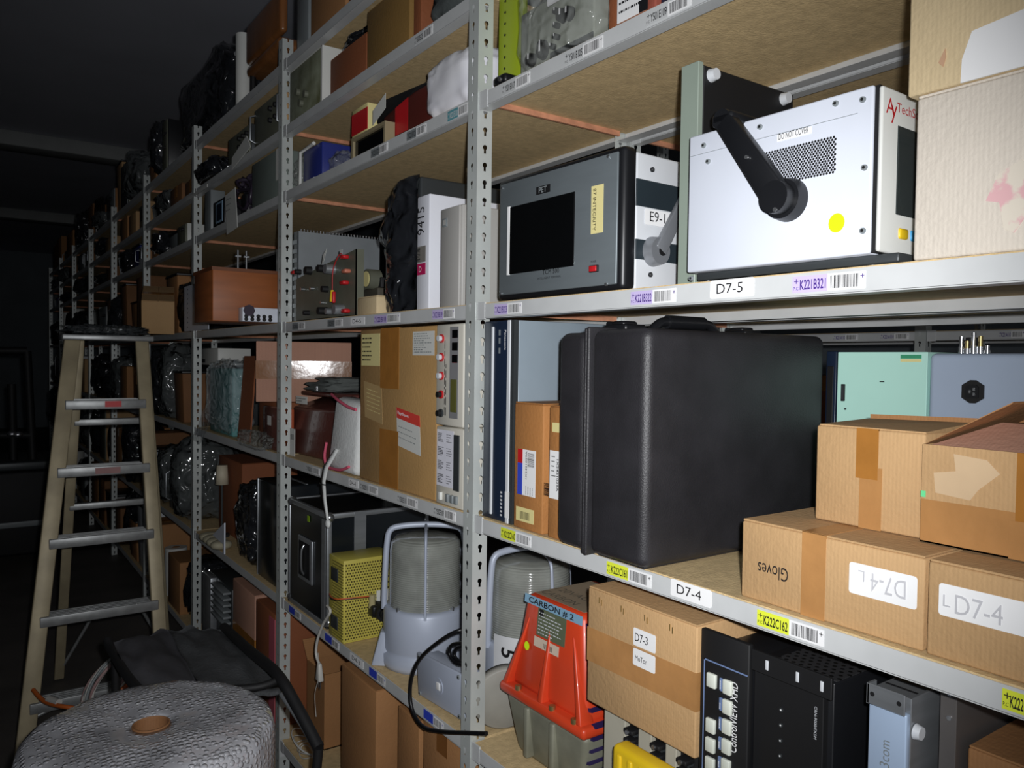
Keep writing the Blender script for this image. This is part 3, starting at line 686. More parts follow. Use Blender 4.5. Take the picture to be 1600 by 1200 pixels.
mb = MB(); mb.box(-.016, .016, -.0008, .10, h-.0012, h+.0008, TAPE); mb.box(-.016, .016, -.0009, .0012, h*.5, h+.0006, TAPE); mb.build('packing_tape', r)
mb = MB(); mb.hexa([(-w/2+.004, .002, h), (w/2, .002, h), (w/2, .13, h), (-w/2+.004, .13, h), (-w/2+.004, .002, h+.002), (w/2, .002, h+.002), (w/2, .13, h+.010), (-w/2+.004, .13, h+.006)], CARD); mb.build('flap', r)
mb = MB(); mb.hexa([(-w/2, .14, h), (w/2, .14, h), (w/2, .27, h), (-w/2, .27, h), (-w/2, .14, h+.012), (w/2, .14, h+.016), (w/2, .27, h+.003), (-w/2, .27, h+.003)], CARD2); mb.build('flap', r)
UYR = yr
s = wbox('cardboard_carton', 'upper brown carton with open flaps and wide tape patches, at the right edge', 'box', F+.088, yr-.002, yr-.30, zt, .29, pt(1447, 694, 0, F+.088).z-zt); w, h = s.w, s.h; r = s.r
t = .004
mb = MB(); mb.box(-w/2, w/2, 0, t, 0, h, CARD); mb.box(-w/2, w/2, .28-t, .28, 0, h, CARD); mb.box(-w/2, -w/2+t, t, .28-t, 0, h, CARD); mb.box(w/2-t, w/2, t, .28-t, 0, h, CARD); mb.box(-w/2, w/2, 0, .28, 0, t, INNER)
mb.box(-w/2+t, w/2-t, t, .28-t, h*.72, h*.74, INNER); mb.build('box_body', r)
mb = MB(); mb.hexa([(-w/2, 0, h-.002), (-w/2, .28, h-.002), (-w/2+.004, .28, h+.001), (-w/2+.004, 0, h+.001), (-w/2+.09, .03, h+.055), (-w/2+.09, .25, h+.055), (-w/2+.092, .25, h+.058), (-w/2+.092, .03, h+.058)], CARD2); mb.build('flap', r)
mb = MB(); mb.hexa([(-w/2+.01, .001, h-.002), (w/2, .001, h-.002), (w/2, .003, h), (-w/2+.01, .003, h), (-w/2+.06, .075, h+.026), (w/2, .075, h+.026), (w/2, .077, h+.029), (-w/2+.06, .077, h+.029)], CARDP); mb.build('flap', r)
mb = MB(); mb.hexa([(-w/2, .279, h-.002), (w/2, .279, h-.002), (w/2, .282, h), (-w/2, .282, h), (-w/2, .17, h+.022), (w/2, .17, h+.04), (w/2, .172, h+.043), (-w/2, .172, h+.025)], CARD2); mb.build('flap', r)
mb = MB(); mb.box(-w*.13, w*.5, -.0008, .001, h*.34, h, TAPE); mb.box(-w*.15, w*.25, -.0012, .001, 0, h*.36, TAPEC); mb.box(-w/2, -w*.12, -.0006, .001, .002, h*.44, TAPEC); mb.build('packing_tape', r)
mb = MB(); mb.prism([(x*w, z*h) for x, z in ((-.44, .52), (-.30, .49), (-.27, .60), (-.19, .78), (-.24, .90), (-.37, .93), (-.36, .76), (-.45, .72))], (-.0006, .001), mat('stripped_paper', (204, 176, 140), .8)); mb.build('torn_patch', r)
mb = MB(); mb.patch((-w/2, -.001, h*.46), XD, ZD, .006, .008, mat('green_sticker', (110, 220, 150), .5)); mb.build('green_sticker', r)
# boxes on the rack behind
def backbox(name, label, cat, x, u0, u1, vt, z, d):
    ya = pt(u0, 600, 0, x).y; yb = pt(u1, 600, 0, x).y
    return wbox(name, label, cat, x, ya, yb, z, d, pt((u0+u1)/2, vt, 0, x).z-z)
s = backbox('equipment_case', 'pale mint green metal box with a slot connector, on the rack behind the cartons', 'equipment', 1.40, 1308, 1448, 550, TOP['B'], .3); w, h = s.w, s.h; r = s.r
mb = MB(); mb.box(-w/2, w/2, 0, .3, 0, h, MINT, .001, 1); mb.build('cabinet', r)
mb = MB(); mb.box(-w*.44, -w*.40, -.004, .001, h-.095, h-.062, BLKM, .001); mb.box(-w*.43, -w*.41, -.005, .001, h-.092, h-.065, DGREY); mb.build('connector', r)
mb = MB(); mb.patch((w*.22, 0, h-.012), XD, ZD, w*.22, .007, mat('green_print', (60, 150, 110), .6)); mb.patch((w*.22, 0, h-.018), XD, ZD, w*.22, .005, CREAM); mb.build('sticker', r)
mb = MB(); mb.cyl((-w*.39, 0, h-.11), (-w*.39, -.002, h-.11), .002, BLKM, n=8); mb.box(0, w*.05, -.0008, 0, h-.056, h-.054, BLKM); mb.build('screw', r)
s = backbox('dark_cabinet', 'narrow dark cabinet showing in the gap between black case and mint box', 'equipment', 1.44, 1290, 1306, 549, TOP['B'], .2)
mb = MB(); mb.box(-s.w/2, s.w/2, 0, .2, 0, s.h, NAVY, .002); mb.build('cabinet', s.r); mb = MB(); mb.box(-s.w*.3, s.w*.3, -.003, 0, .05, s.h-.03, BLKM, .001, 1); mb.build('front_panel', s.r)
s = backbox('filter_unit', 'blue-grey metal box with a black power inlet and coaxial connectors on top', 'equipment', 1.40, 1450, 1690, 552, TOP['B'], .25); w, h = s.w, s.h; r = s.r
mb = MB(); mb.box(-w/2, w/2, 0, .25, 0, h, BLUEG, .010, 4); mb.build('cabinet', r)
ix = -w/2+(pt(1450, 600, 0, 1.4).y-pt(1521, 612, 0, 1.4).y); iz = pt(1521, 612, 0, 1.4).z-s.z
mb = MB(); mb.prism([(ix+a*.0175, iz+b*.0195) for a, b in ((-1, -.55), (-.25, -1), (.25, -1), (1, -.55), (1, .55), (.25, 1), (-.25, 1), (-1, .55))], (-.004, .001), BLKM)
mb.prism([(ix+a*.0105, iz+b*.0105) for a, b in ((-1, -1), (1, -1), (1, .8), (.6, 1.1), (-.6, 1.1), (-1, .8))], (-.007, -.003), BLACK)
for a, b in ((-.4, 0), (.4, .5), (.4, -.5)): mb.box(ix+a*.008-.001, ix+a*.008+.001, -.009, -.006, iz+b*.008-.0025, iz+b*.008+.0025, STEEL)
mb.build('power_inlet', r)
for k, (u, hh) in enumerate(((1502, .030), (1511, .022), (1521, .036), (1532, .030), (1543, .014))):
    x = -w/2+(pt(1450, 600, 0, 1.4).y-pt(u, 545, 0, 1.43).y)
    mb = MB(); mb.cyl((x, .03, h-.002), (x, .03, h+hh*.4), .0055, STEEL, n=6); mb.cyl((x, .03, h+hh*.4), (x, .03, h+hh), .0036, BRASS if k % 2 else STEEL, n=12); mb.build('coaxial_connector', r)
mb = MB(); mb.cyl((-w/2+.055, .04, h-.002), (-w/2+.055, .04, h+.028), .011, BLKM); mb.build('black_cap', r)
# brown stock on the rack across the next aisle
for k, (a, b, lab, hh, m) in enumerate(((2.0, 1.60, 'dark brown carton low on the rack across the next aisle, above the mint box', .30, CARD5), (1.30, .95, 'brown carton on the rack across the next aisle, behind the coaxial connectors', .28, CARD2), (.90, .55, 'dark bin on the rack across the next aisle, right of the coaxial connectors', .25, DGREY))):
    s = wbox('cardboard_carton' if k < 2 else 'storage_bin', lab, 'box', 2.78, a, b, TOP['B'], .33, hh)
    if k < 2: carton(s, .33, m, TAPE)
    else:
        mb = MB(); mb.box(-s.w/2, s.w/2, 0, .33, 0, hh, m, .01); mb.build('bin', s.r); mb = MB(); mb.box(-s.w/2-.005, s.w/2+.005, -.005, .335, hh, hh+.015, BLACK, .005); mb.build('lid', s.r)
# ============================ nearest bay, shelf C ============================
def beacon(s, R, hb, hd, label_no=None, handle_back=False):
    r = s.r; cy = R+.01
    BCN = mat('blue_grey_beacon_paint', (176, 184, 200), .42, .1, var=.05)
    mb = MB(); mb.lathe([(0, 0), (R*1.02, 0), (R*1.04, .012), (R*1.04, .035), (R*.97, .04), (R, .05), (R, hb-.012), (R*.97, hb-.004), (R*.90, hb), (R*.8, hb)], BCN, 48, (0, cy, 0)); 
    if label_no: 
        mb.T = None
    mb.build('lamp_base', r)
    LENS = mat('ribbed_lens_glass', (160, 163, 156), .14, 0, var=.3, vs=9)
    nt = LENS.node_tree; b = nt.nodes['Principled BSDF']
    if not b.inputs['Normal'].is_linked:
        tc = nt.nodes.new('ShaderNodeTexCoord'); wv = nt.nodes.new('ShaderNodeTexWave'); wv.bands_direction = 'Z'; wv.inputs['Scale'].default_value = 55
        nt.links.new(tc.outputs['Object'], wv.inputs[0]); bp = nt.nodes.new('ShaderNodeBump'); bp.inputs['Strength'].default_value = .45; bp.inputs['Distance'].default_value = .002
        nt.links.new(wv.outputs[0], bp.inputs['Height']); nt.links.new(bp.outputs[0], b.inputs['Normal']); b.inputs['Transmission Weight'].default_value = .25; b.inputs['Coat Weight'].default_value = 1
    mb = MB(); q = hb+hd
    mb.lathe([(R*.87, hb-.002), (R*.86, hb+hd*.78), (R*.83, hb+hd*.90), (R*.72, hb+hd*.97), (R*.4, q), (0, q+.002)], LENS, 48, (0, cy, 0)); mb.build('glass_dome', r)
    for k, a in enumerate((0, 90)):
        c, s_ = math.cos(math.radians(a)), math.sin(math.radians(a))
        mb = MB(); P = []
        for t, z in ((-1.02, hb-.015), (-1.0, hb+hd*.4), (-.96, hb+hd*.85), (-.88, q+.010), (-.6, q+.022), (0, q+.026), (.6, q+.022), (.88, q+.010), (.96, hb+hd*.85), (1.0, hb+hd*.4), (1.02, hb-.015)):
            P.append((c*R*.97*t, cy+s_*R*.97*t, z))
        mb.tube(P, .0085 if k == 0 else .004, BCN, 10); mb.build('cage_bar', r)
    for k in range(4):
        a = math.radians(45+90*k); mb = MB(); mb.cyl((math.cos(a)*R*.9, cy+math.sin(a)*R*.9, hb-.004), (math.cos(a)*R*.9, cy+math.sin(a)*R*.9, hb+.008), .005, STEEL, n=8); mb.build('bolt', r)
    return r
def put_beacon(label, bx, by, ztop, zbase, extra=0):
    R = .1165; th = math.atan2(bx, by); rz = -th+extra
    yv_ = Vector((-math.sin(rz), math.cos(rz), 0))
    loc = Vector((bx, by, TOP['C']))-yv_*(R+.01)
    S1 = Slot(); S1.w = 2*R; S1.r = thing('beacon_lamp', label, 'lamp', loc, rz)
    beacon(S1, R, zbase-TOP['C'], ztop-zbase-.024); return S1
_R = .1165; _bx = F+.03+_R; _by = _bx/math.tan(YAW+math.atan((668-800)/FPX))
B1T = pt(668, 820, 1, _by).z; B1B = pt(668, 940, 1, _by).z
BK1 = put_beacon('large grey caged beacon lamp with a ribbed clear dome, left of the tall post', _bx, _by, B1T, B1B)
BK2 = put_beacon('grey caged beacon lamp marked 5, half hidden between the post and the orange machine', 1.16, 1.56, B1T, B1B, .5)
A5 = mat('white_vinyl', (214, 216, 218), .5)
mb = MB(); vs = []; cyy = _R+.01; R = _R
for z in (.10, .19):
    for k in range(9): a = math.radians(-165+k*9); vs.append((math.cos(a)*(R+.0008), cyy+math.sin(a)*(R+.0008), z))
mb.add(vs, [[k, k+1, 9+k+1, 9+k] for k in range(8)], A5, True)
a = math.radians(-152); P = Vector((math.cos(a)*(R+.0015), cyy+math.sin(a)*(R+.0015), .165)); td = Vector((-math.sin(a), math.cos(a), 0))
mb.text('5', P, -ZD, td, .040, BLKM, off=.003, bold=True); mb.build('number_plate', BK2.r)
# leaning disc
c = pt(782, 1088, 0, F+.02); 
rr_ = .5*(pt(782, 1023, 0, F+.02).z-pt(782, 1155, 0, F+.02).z)
r = thing('round_cover', 'dusty grey round cover leaning on edge between the beacon base and the orange machine', 'cover', (1.010, 1.444, TOP['C']), -.36)
DSK = mat('dusty_grey_disc', (150, 148, 140), .6, 0, var=.12, vs=12); rr_ = .076
mb = MB(); mb.T = Matrix.Translation((0, .012, rr_+.001)) @ Matrix.Rotation(math.radians(-80), 4, 'X')
mb.lathe([(0, .006), (rr_*.93, .006), (rr_*.94, .011), (rr_, .011), (rr_, -.011), (rr_*.95, -.013), (0, -.013)], DSK, 48); mb.build('disc', r)
mb = MB(); mb.T = Matrix.Translation((0, .012, rr_+.001)) @ Matrix.Rotation(math.radians(-80), 4, 'X'); mb.box(-.004, .004, -.03, -.018, .0055, .0068, RED); mb.build('red_mark', r)
# red machine
xf = F+.045
BL = pt(787, 1068, 0, xf); BR = pt(912, 1150, 0, xf-.0); TL = pt(822, 925, 0, xf+.035); TR = pt(910, 962, 0, xf+.035)
cx = (BL.y+BR.y)/2; w = BL.y-BR.y; zc = TOP['C']; hz = (BL.z+BR.z)/2-zc-.0; ht = (TL.z+TR.z)/2-zc
wt = TL.y-TR.y; ct = cx-(TL.y+TR.y)/2
r = thing('orange_cast_machine', 'orange-red cast gearbox housing on a grey base, marked carbon 2, beside the Motor carton', 'machine', (xf, cx, zc), -math.pi/2)
ORG = mat('orange_red_enamel', (206, 66, 34), .38, 0, var=.10, vs=7, coat=.2); GRB = mat('grubby_grey_casting', (128, 128, 112), .5, .1, var=.2, vs=14)
dp = .26
mb = MB(); mb.hexa([(-w*.40, .02, 0), (w*.40, .02, 0), (w*.40, dp-.02, 0), (-w*.40, dp-.02, 0), (-w*.5, .004, hz-.012), (w*.5, .004, hz-.012), (w*.5, dp, hz-.012), (-w*.5, dp, hz-.012)], GRB, .012)
for k in (-.2, .12): mb.box(k*w-.008, k*w+.008, .0, .03, .01, hz-.02, GRB, .004)
mb.build('lower_casting', r)
mb = MB(); mb.box(-w*.53, w*.53, -.008, dp+.008, hz-.012, hz+.012, ORG, .009, 3); mb.build('flange', r)
bw = w*.47; tw_ = wt/2
mb = MB(); mb.hexa([(-bw, .012, hz+.008), (bw, .012, hz+.008), (bw, dp-.01, hz+.008), (-bw, dp-.01, hz+.008), (ct-tw_, .037, ht), (ct+tw_, .037, ht), (ct+tw_, dp-.03, ht), (ct-tw_, dp-.03, ht)], ORG, .013)
mb.build('upper_casting', r)
for k in (-1, -.02, .96):
    mb = MB(); kx = k*bw; kt = ct+k*tw_*.8
    mb.hexa([(kx-.008, -.004, hz+.01), (kx+.008, -.004, hz+.01), (kx+.008, .03, hz+.01), (kx-.008, .03, hz+.01), (kt-.003, .030, ht*.86), (kt+.003, .030, ht*.86), (kt+.003, .05, ht*.86), (kt-.003, .05, ht*.86)], ORG, .003); mb.build('rib', r)
for k in (-.62, .30, .85):
    mb = MB(); mb.cyl((k*bw, -.001, hz+.010), (k*bw, -.001, hz+.020), .007, BRASS, n=6); mb.build('bolt', r)
def onface(x, t):   # point on the sloping front face of the upper casting; t 0 bottom..1 top
    return Vector((ct*t+x, .012+.025*t-.0015, hz+.008+(ht-hz-.008)*t))
sl = (onface(0, 1)-onface(0, 0)).normalized()
mb = MB(); mb.patch(onface(-tw_*1.03, .90), XD, sl, wt*1.02, .018, mat('blue_marker_tape', (130, 170, 196), .5)); mb.text('CARBON # 2', onface(-tw_*.86, .91), XD, sl, .013, INK, w=wt*.80, off=.0012, bold=True); mb.build('marker_tape', r)
mb = MB(); mb.patch(onface(-tw_*.50, .62), XD, sl, wt*.50, .056, mat('green_data_plate', (96, 104, 80), .5)); mb.scribble(onface(-tw_*.45, .63), XD, sl, wt*.44, .048, LGREY, 7, 4, th=.002, off=.001); mb.patch(onface(-tw_*.44, .82)+Vector((0, -.0006, 0)), XD, sl, .014, .014, BLKM); mb.build('data_plate', r)
mb = MB(); mb.patch(onface(-tw_*.56, .50), XD, sl, wt*.44, .020, mat('cream_tag', (214, 196, 176), .6)); mb.bars(onface(-tw_*.2, .515), XD, sl, wt*.16, .010, INK, 10, off=.001); mb.build('asset_tag', r)
mb = MB(); n = 20; c0 = onface(-tw_*.80, .46); vs = [c0+XD*(.009*math.cos(2*math.pi*k/n))+sl*(.009*math.sin(2*math.pi*k/n))+Vector((0, -.001, 0)) for k in range(n)]; mb.add(vs, [list(range(n))], FLUO); mb.build('round_sticker', r)
mb = MB(); mb.patch((ct-tw_+.012, .05, ht-.0), XD, YD, wt-.024, .16, mat('greyed_masking_tape', (150, 134, 112), .7)); mb.text('CARBON', (ct-tw_+.016, .06, ht+.0002), XD, YD, .022, mat('greyed_ink', (96, 90, 78), .7), w=wt*.6); mb.text('120VAC', (ct-tw_+.016, .10, ht+.0002), XD, YD, .022, MATS['greyed_ink'], w=wt*.55); mb.build('top_writing', r)
for k in range(13):
    z = hz*.1+(ht-hz*.1)*k/13
    mb = MB(); t = max(0, (z-hz)/(ht-hz)); xx = (bw*(1-t)+(ct+tw_)*t) if z > hz+.01 else w*(.40+.1*z/hz)
    mb.prism([(xx-.003, z), (xx+.011, z+.004), (xx-.003, z+.009)], (.02+.025*t, .16), mat('dark_purple_fin', (40, 30, 78), .5)); mb.build('fin', r)
# terminal strip unit under the D7-3 carton
C0 = pt(918, 1100, 0, F+.012); C1 = pt(1088, 1182, 0, F+.012); czb = (C0.z+C1.z)/2; ct_ = (pt(918, 910, 0, F+.012).z+pt(1095, 985, 0, F+.012).z)/2
ya = pt(918, 1000, 0, F+.012).y; yb = pt(1093, 1080, 0, F+.012).y
s = wbox('terminal_block_unit', 'beige chassis with rows of dark terminal blocks, under the carton marked Motor', 'equipment', F+.03, ya-.015, yb+.015, TOP['C'], .30, czb-TOP['C']-.002); w, h = s.w, s.h; r = s.r
mb = MB(); mb.box(-w/2, w/2, .012, .30, 0, h, BLKM, .002); mb.build('chassis', r)
PAN = mat('putty_panel', (176, 172, 156), .5)
for a, b in ((-.44, -.21), (-.07, .06), (.2, .30)):
    mb = MB(); mb.box(a*w, b*w, 0, .012, 0, h-.002, PAN, .001, 1); mb.build('cover_strip', r)
for a in (-.14, .13, .38):
    mb = MB()
    for k in range(9): z = h-.02-k*.017; mb.box(a*w-.011, a*w+.011, -.010, .012, z-.004, z+.004, BLKM, .002); mb.cyl((a*w, -.010, z), (a*w, -.013, z), .004, STEEL, n=8); mb.box(a*w-.008, a*w+.008, .0, .012, z-.009, z-.004, DGREY)
    mb.build('terminal_row', r)
s = wbox('cardboard_carton', 'brown carton labelled D7-3 Motor with a wide band of tape, right of the orange machine', 'box', F+.012, ya, yb+.007, czb, .33, ct_-czb); w, h = s.w, s.h; r = s.r
carton(s, .33, CARD, TAPEC, vert=False, tw=h*.29)
mb = MB(); mb.patch((w*.0-.01, -.0006, h*.66), XD, ZD, .052, .030, WHITE, r=.003); mb.text('D7-3', (w*.0-.005, -.0014, h*.70), XD, ZD, .014, INK, w=.030); mb.build('paper_label', r)
mb = MB(); mb.patch((w*.0-.01, -.0006, h*.50), XD, ZD, .052, .029, WHITE, r=.003); mb.text('MoTor', (w*.0-.004, -.0014, h*.545), XD, ZD, .009, INK, w=.028); mb.build('paper_label', r)
for k in range(4):
    mb = MB(); x = -w*.36+k*w*.22; mb.box(x-.006, x-.0045, -.0012, .001, h*.885, h*.935, BRASS); mb.box(x, x+.0015, -.0012, .001, h*.87, h*.92, BRASS); mb.build('staple', r)
# yellow moulded thing, bottom
Q = pt(1030, 1188, 0, F-.02)
r = thing('yellow_plastic_case', 'yellow moulded plastic case at the bottom edge of the picture, below the Motor carton', 'case', (F-.045, Q.y+.01, TOP['C']), -math.pi/2)
hy = Q.z-TOP['C']
mb = MB(); mb.box(-.075, .065, 0, .036, 0, hy, YPLA, .010, 3); mb.build('shell', r)
for k in range(5): mb = MB(); mb.box(-.06+k*.025, -.05+k*.025, -.003, .02, .01, hy-.012, YPLA, .002); mb.build('rib', r)
# ControlVIEW panel and black rack unit
x = F+.018; ya = pt(1094, 1060, 0, x).y; yb = pt(1170, 1060, 0, x).y; zt_ = pt(1094, 980, 0, x).z
s = wbox('control_panel', 'narrow black panel with white keys and sideways white lettering, standing on end', 'control panel', x, ya, yb, TOP['C'], .26, zt_-TOP['C']); w, h = s.w, s.h; r = s.r
mb = MB(); mb.box(-w/2, w/2, 0, .010, 0, h, BLKM, .002); mb.build('faceplate', r)
mb = MB(); mb.box(-w/2+.004, w/2-.004, .010, .26, .003, h-.03, BLACK, .003); mb.build('chassis', r)
BLU = mat('pale_blue_line', (110, 130, 170), .5)
mb = MB(); mb.box(-w*.42, -w*.40, -.0006, .001, 0, h-.045, BLU); mb.box(-w*.42, w*.48, -.0006, .001, h-.047, h-.045, BLU); mb.build('outline', r)
mb = MB(); mb.text('ControlVIEW XHD', (w*.30, -.0004, h-.168), ZD, -XD, w*.15, WHITE, w=.105, off=.0008, bold=False); mb.build('lettering', r)
KEY = mat('ivory_key', (214, 218, 206), .45)
for i in range(8):
    mb = MB(); z = h-.085-i*.030; mb.box(w*.02, w*.20, -.006, .001, z, z+.022, KEY, .002); mb.build('key', r)
    mb = MB(); mb.patch((-w*.08, 0, z), XD, ZD, w*.10, .020, BLU, r=.002); mb.scribble((-w*.02, -.0006, z+.003), ZD, -XD, .014, w*.06, WHITE, 1, i, th=.0016); mb.build('key_legend', r)
for i, z in enumerate((h-.085, h-.155, h-.185, h-.215)):
    mb = MB(); mb.box(-w*.32, -w*.13, -.006, .001, z, z+.022, KEY, .002); mb.build('key', r)
mb = MB(); mb.cyl((-w*.2, 0, h-.245), (-w*.2, -.018, h-.245), .011, BLKM, .010, 20); mb.cyl((-w*.2, -.018, h-.245), (-w*.2, -.0185, h-.245), .008, DGREY); mb.build('knob', r)
s = wbox('black_rack_unit', 'black rack unit on end with slotted flange and perforated top, left of silver unit', 'equipment', F+.028, yb-.002, pt(1300, 1085, 0, F+.028).y, TOP['C'], .34, 0); s.h = (pt(1200, 1035, 0, F+.028).z-TOP['C']); w, h = s.w, s.h; r = s.r
PERF = dots('perforated_black_steel', (50, 50, 52), (6, 6, 6), .012, .0032, plane='xy')
mb = MB(); mb.box(-w/2, w/2-.004, .012, .34, 0, h, BLACK, .002); mb.build('chassis', r)
mb = MB(); mb.box(-w/2+.02, w/2-.006, .02, .33, h, h+.0012, PERF); mb.build('perforated_top', r)
mb = MB(); mb.box(-w/2, w/2-.012, 0, .012, 0, h-.016, BLKM, .001, 1)
mb.text('CRN-9000/FX5M', (w*.30, -.0002, h-.035), -ZD, XD, .004, LGREY, w=.045)
mb.build('front_panel', r)
for k in range(5): mb = MB(); mb.cyl((-w*.12, 0, h-.06-k*.022), (-w*.12, -.0015, h-.06-k*.022), .003, DGREY, n=10); mb.cyl((-w*.12, -.0015, h-.06-k*.022), (-w*.12, -.002, h-.06-k*.022), .0012, WHITE, n=6); mb.build('indicator', r)
mb = MB(); mb.box(-w/2, w/2+.004, -.008, -.002, h-.016, h+.014, BLKM, .001, 1)
for k in (-.28, .12, .42): mb.box(k*w-.0025, k*w+.0025, -.009, -.0075, h-.008, h+.006, LGREY, .002)
mb.build('slotted_flange', r)
# silver network unit
x = F+.020; ya = pt(1357, 1120, 0, x).y; yb = pt(1417, 1120, 0, x).y; zt_ = pt(1360, 1065, 0, x).z
s = wbox('network_switch', 'silver-blue faced network unit on end, right of the black rack unit', 'network switch', x, ya, yb, TOP['C'], .30, zt_-TOP['C']); w, h = s.w, s.h; r = s.r
SILV = mat('silver_blue_face', (176, 196, 222), .4, .2, var=.04)
mb = MB(); mb.box(-w/2, w/2, 0, .010, 0, h-.026, SILV, .002)
mb.text('3com', (w*.10, -.0002, h-.10), ZD, -XD, w*.26, MGREY, w=.034); mb.cyl((0, .001, h-.175), (0, -.0006, h-.175), .028, WHITE, n=28); mb.build('front_panel', r)
mb = MB(); mb.box(-w/2, w/2, .010, .30, 0, h-.008, ALU, .001, 1)
for k in range(12): mb.box(-w/2+.004, w/2-.004, .03+k*.020, .034+k*.020, h-.0085, h-.0072, BLKM)
mb.patch((w/2+.0002, .05, h*.45), YD, ZD, .06, .12, mat('grey_print_label', (128, 124, 118), .5)); mb.build('metal_cover', r)
mb = MB(); mb.box(-w/2, w/2, -.006, -.003, h-.026, h, ALU, .001, 1); mb.box(-w/2, -w/2+.003, -.006, .012, h-.026, h, ALU)
for k in (-.34, .36): mb.cyl((k*w, -.0062, h-.012), (k*w, -.0068, h-.012), .003, BLKM, n=10)
mb.build('mounting_ear', r)
mb = MB(); mb.cyl((w/2+.001, .02, h-.05), (w/2+.009, .02, h-.05), .010, LGREY, .008, 16); mb.build('rubber_foot', r)
s = wbox('grey_instrument', 'dull grey metal box on end with small screws, right of the silver network unit', 'equipment', F+.075, yb-.012, yb-.032, TOP['C'], .25, s.h+.012); w, h = s.w, s.h
mb = MB(); mb.box(-w/2, w/2, 0, .25, 0, h, mat('dull_grey_case', (104, 100, 98), .45, .3), .001, 1); mb.build('cabinet', s.r)
for z in (h-.015, h-.045): mb = MB(); mb.cyl((w*.1, 0, z), (w*.1, -.002, z), .003, STEEL, n=10); mb.build('screw', s.r)
yk = yb-.036
r = thing('black_cable_coil', 'coil of black cable in the dark gap right of the grey metal box', 'cable', (F+.010, yk-.024, TOP['C']), -math.pi/2)
mb = MB(); P = []
for k in range(60): a = k*.62; P.append((.018*math.cos(a)*(1+.2*math.sin(k)), .03+.02*math.sin(a*.7), .012+k*.0044))
mb.tube(P, .004, CABLE, 6); mb.build('cable', r)
yc = pt(1512, 1160, 0, F+.09).y
s = wbox('cardboard_carton', 'dark brown carton in the bottom right corner, under the middle shelf', 'box', F+.09, yc, yc-.16, TOP['C'], .26, pt(1515, 1165, 0, F+.09).z-TOP['C']); carton(s, .26, CARD2, TAPEC, tpos=.3)
# ============================ second bay, shelf A ============================
def instrument(s, d, m=LGREY, face=MGREY, knobs=4, scr=True, seed=0, handles=True):
    rr = random.Random(seed); w, h, r = s.w, s.h, s.r
    mb = MB(); mb.box(-w/2, w/2, .008, d, .004, h, m, .004); mb.build('cabinet', r)
    mb = MB(); mb.box(-w/2+.004, w/2-.004, 0, .010, .008, h-.004, face, .002); mb.build('front_panel', r)
    if scr:
        mb = MB(); mb.box(-w*.40, -w*.02, -.003, .002, h*.38, h*.84, GLOSSK, .001, 1); mb.build('display', r)
    for k in range(knobs):
        x = w*(.10+.34*(k % 3)/2.0); z = h*(.72-.26*(k//3)); q = max(.004, min(.010, w*.05, h*.08))
        mb = MB(); mb.cyl((x, .001, z), (x, -.012, z), q, BLKM, q*.85, 14); mb.build('knob', r)
    if handles:
        for x in (-w/2+.012, w/2-.012):
            mb = MB(); mb.tube([(x, 0, h*.2), (x, -.02, h*.25), (x, -.02, h*.8), (x, 0, h*.85)], .004, ALU, 8, smooth=False); mb.build('handle', r)
    return r
# open electronic chassis with a component board
y_s = pt(466, 400, 0, F+.04).y
xr = pt(594, 380, 1, y_s).x
zt_ = pt(463, 361, 1, y_s).z
r = thing('electronic_chassis', 'bare pale metal electronics chassis with a row of shiny terminal pins along its top', 'electronics', (F+.04, y_s, TOP['A']), -math.pi/2)
h = zt_-TOP['A']; d = xr-(F+.04)
GALV = mat('dull_zinc_plate', (148, 154, 158), .45, .35, var=.08, vs=10)
mb = MB(); mb.box(-.002, .004, 0, d, 0, h, GALV); mb.box(-.028, .004, d-.004, d, 0, h, GALV); mb.box(-.028, .004, 0, d, 0, .004, GALV); mb.build('side_plate', r)
mb = MB(); mb.box(-.040, -.002, -.003, 0, 0, h, DGREY)
for k in range(9): mb.box(-.037, -.006, -.006, -.003, .02+k*h/10, .034+k*h/10, GALV)
mb.build('slotted_end', r)
for k in range(26):
    mb = MB(); y = .01+k*(d-.02)/25; mb.cyl((0, y, h), (0, y, h+.007), .0028, STEEL, n=8); mb.cyl((0, y, h+.007), (0, y, h+.009), .004, STEEL, .003, 8); mb.build('terminal_pin', r)
r = thing('circuit_panel', 'drab green-grey instrument panel studded with dials, red clips and a yellow-tipped lead', 'electronics', (F+.012, (pt(463, 450, 0, F+.012).y+pt(556, 450, 0, F+.012).y)/2, TOP['A']), -math.pi/2)
ya = pt(463, 450, 0, F+.012).y; yb = pt(556, 450, 0, F+.012).y; w = ya-yb
zl = pt(463, 436, 0, F+.012).z-TOP['A']; zr = pt(556, 389, 0, F+.012).z-TOP['A']
DRAB = mat('drab_green_grey', (108, 110, 96), .5, .2, var=.14, vs=14)
mb = MB(); mb.prism([(-w/2, 0), (w/2, 0), (w/2, zr), (-w/2, zl)], (0, .003), DRAB); mb.box(w/2-.004, w/2, .0, .025, 0, zr, DRAB); mb.box(-w/2, w/2, 0, .025, 0, .003, DRAB); mb.build('plate', r)
def W2(u, v): q = pt(u, v, 0, F+.012); return (ya+yb)/2-q.y, q.z-TOP['A']
def part(nm, f): mb = MB(); f(mb); mb.build(nm, r)
for (u, v, q, mm, l) in ((522, 421, .016, ALU, .03), (508, 420, .012, BLKM, .025), (486, 423, .014, BLKM, .02), (512, 452, .010, BLKM, .02), (511, 486, .012, BLKM, .03), (523, 487, .010, ALU, .03), (536, 484, .016, ALU, .03), (483, 489, .008, BLKM, .02), (470, 425, .009, BLKM, .02), (475, 452, .006, STEEL, .012), (490, 451, .006, STEEL, .012), (506, 473, .005, STEEL, .012)):
    x, z = W2(u, v); part('knob', lambda mb: mb.cyl((x, 0, z), (x, -l, z), q, mm, q*.9, 18))
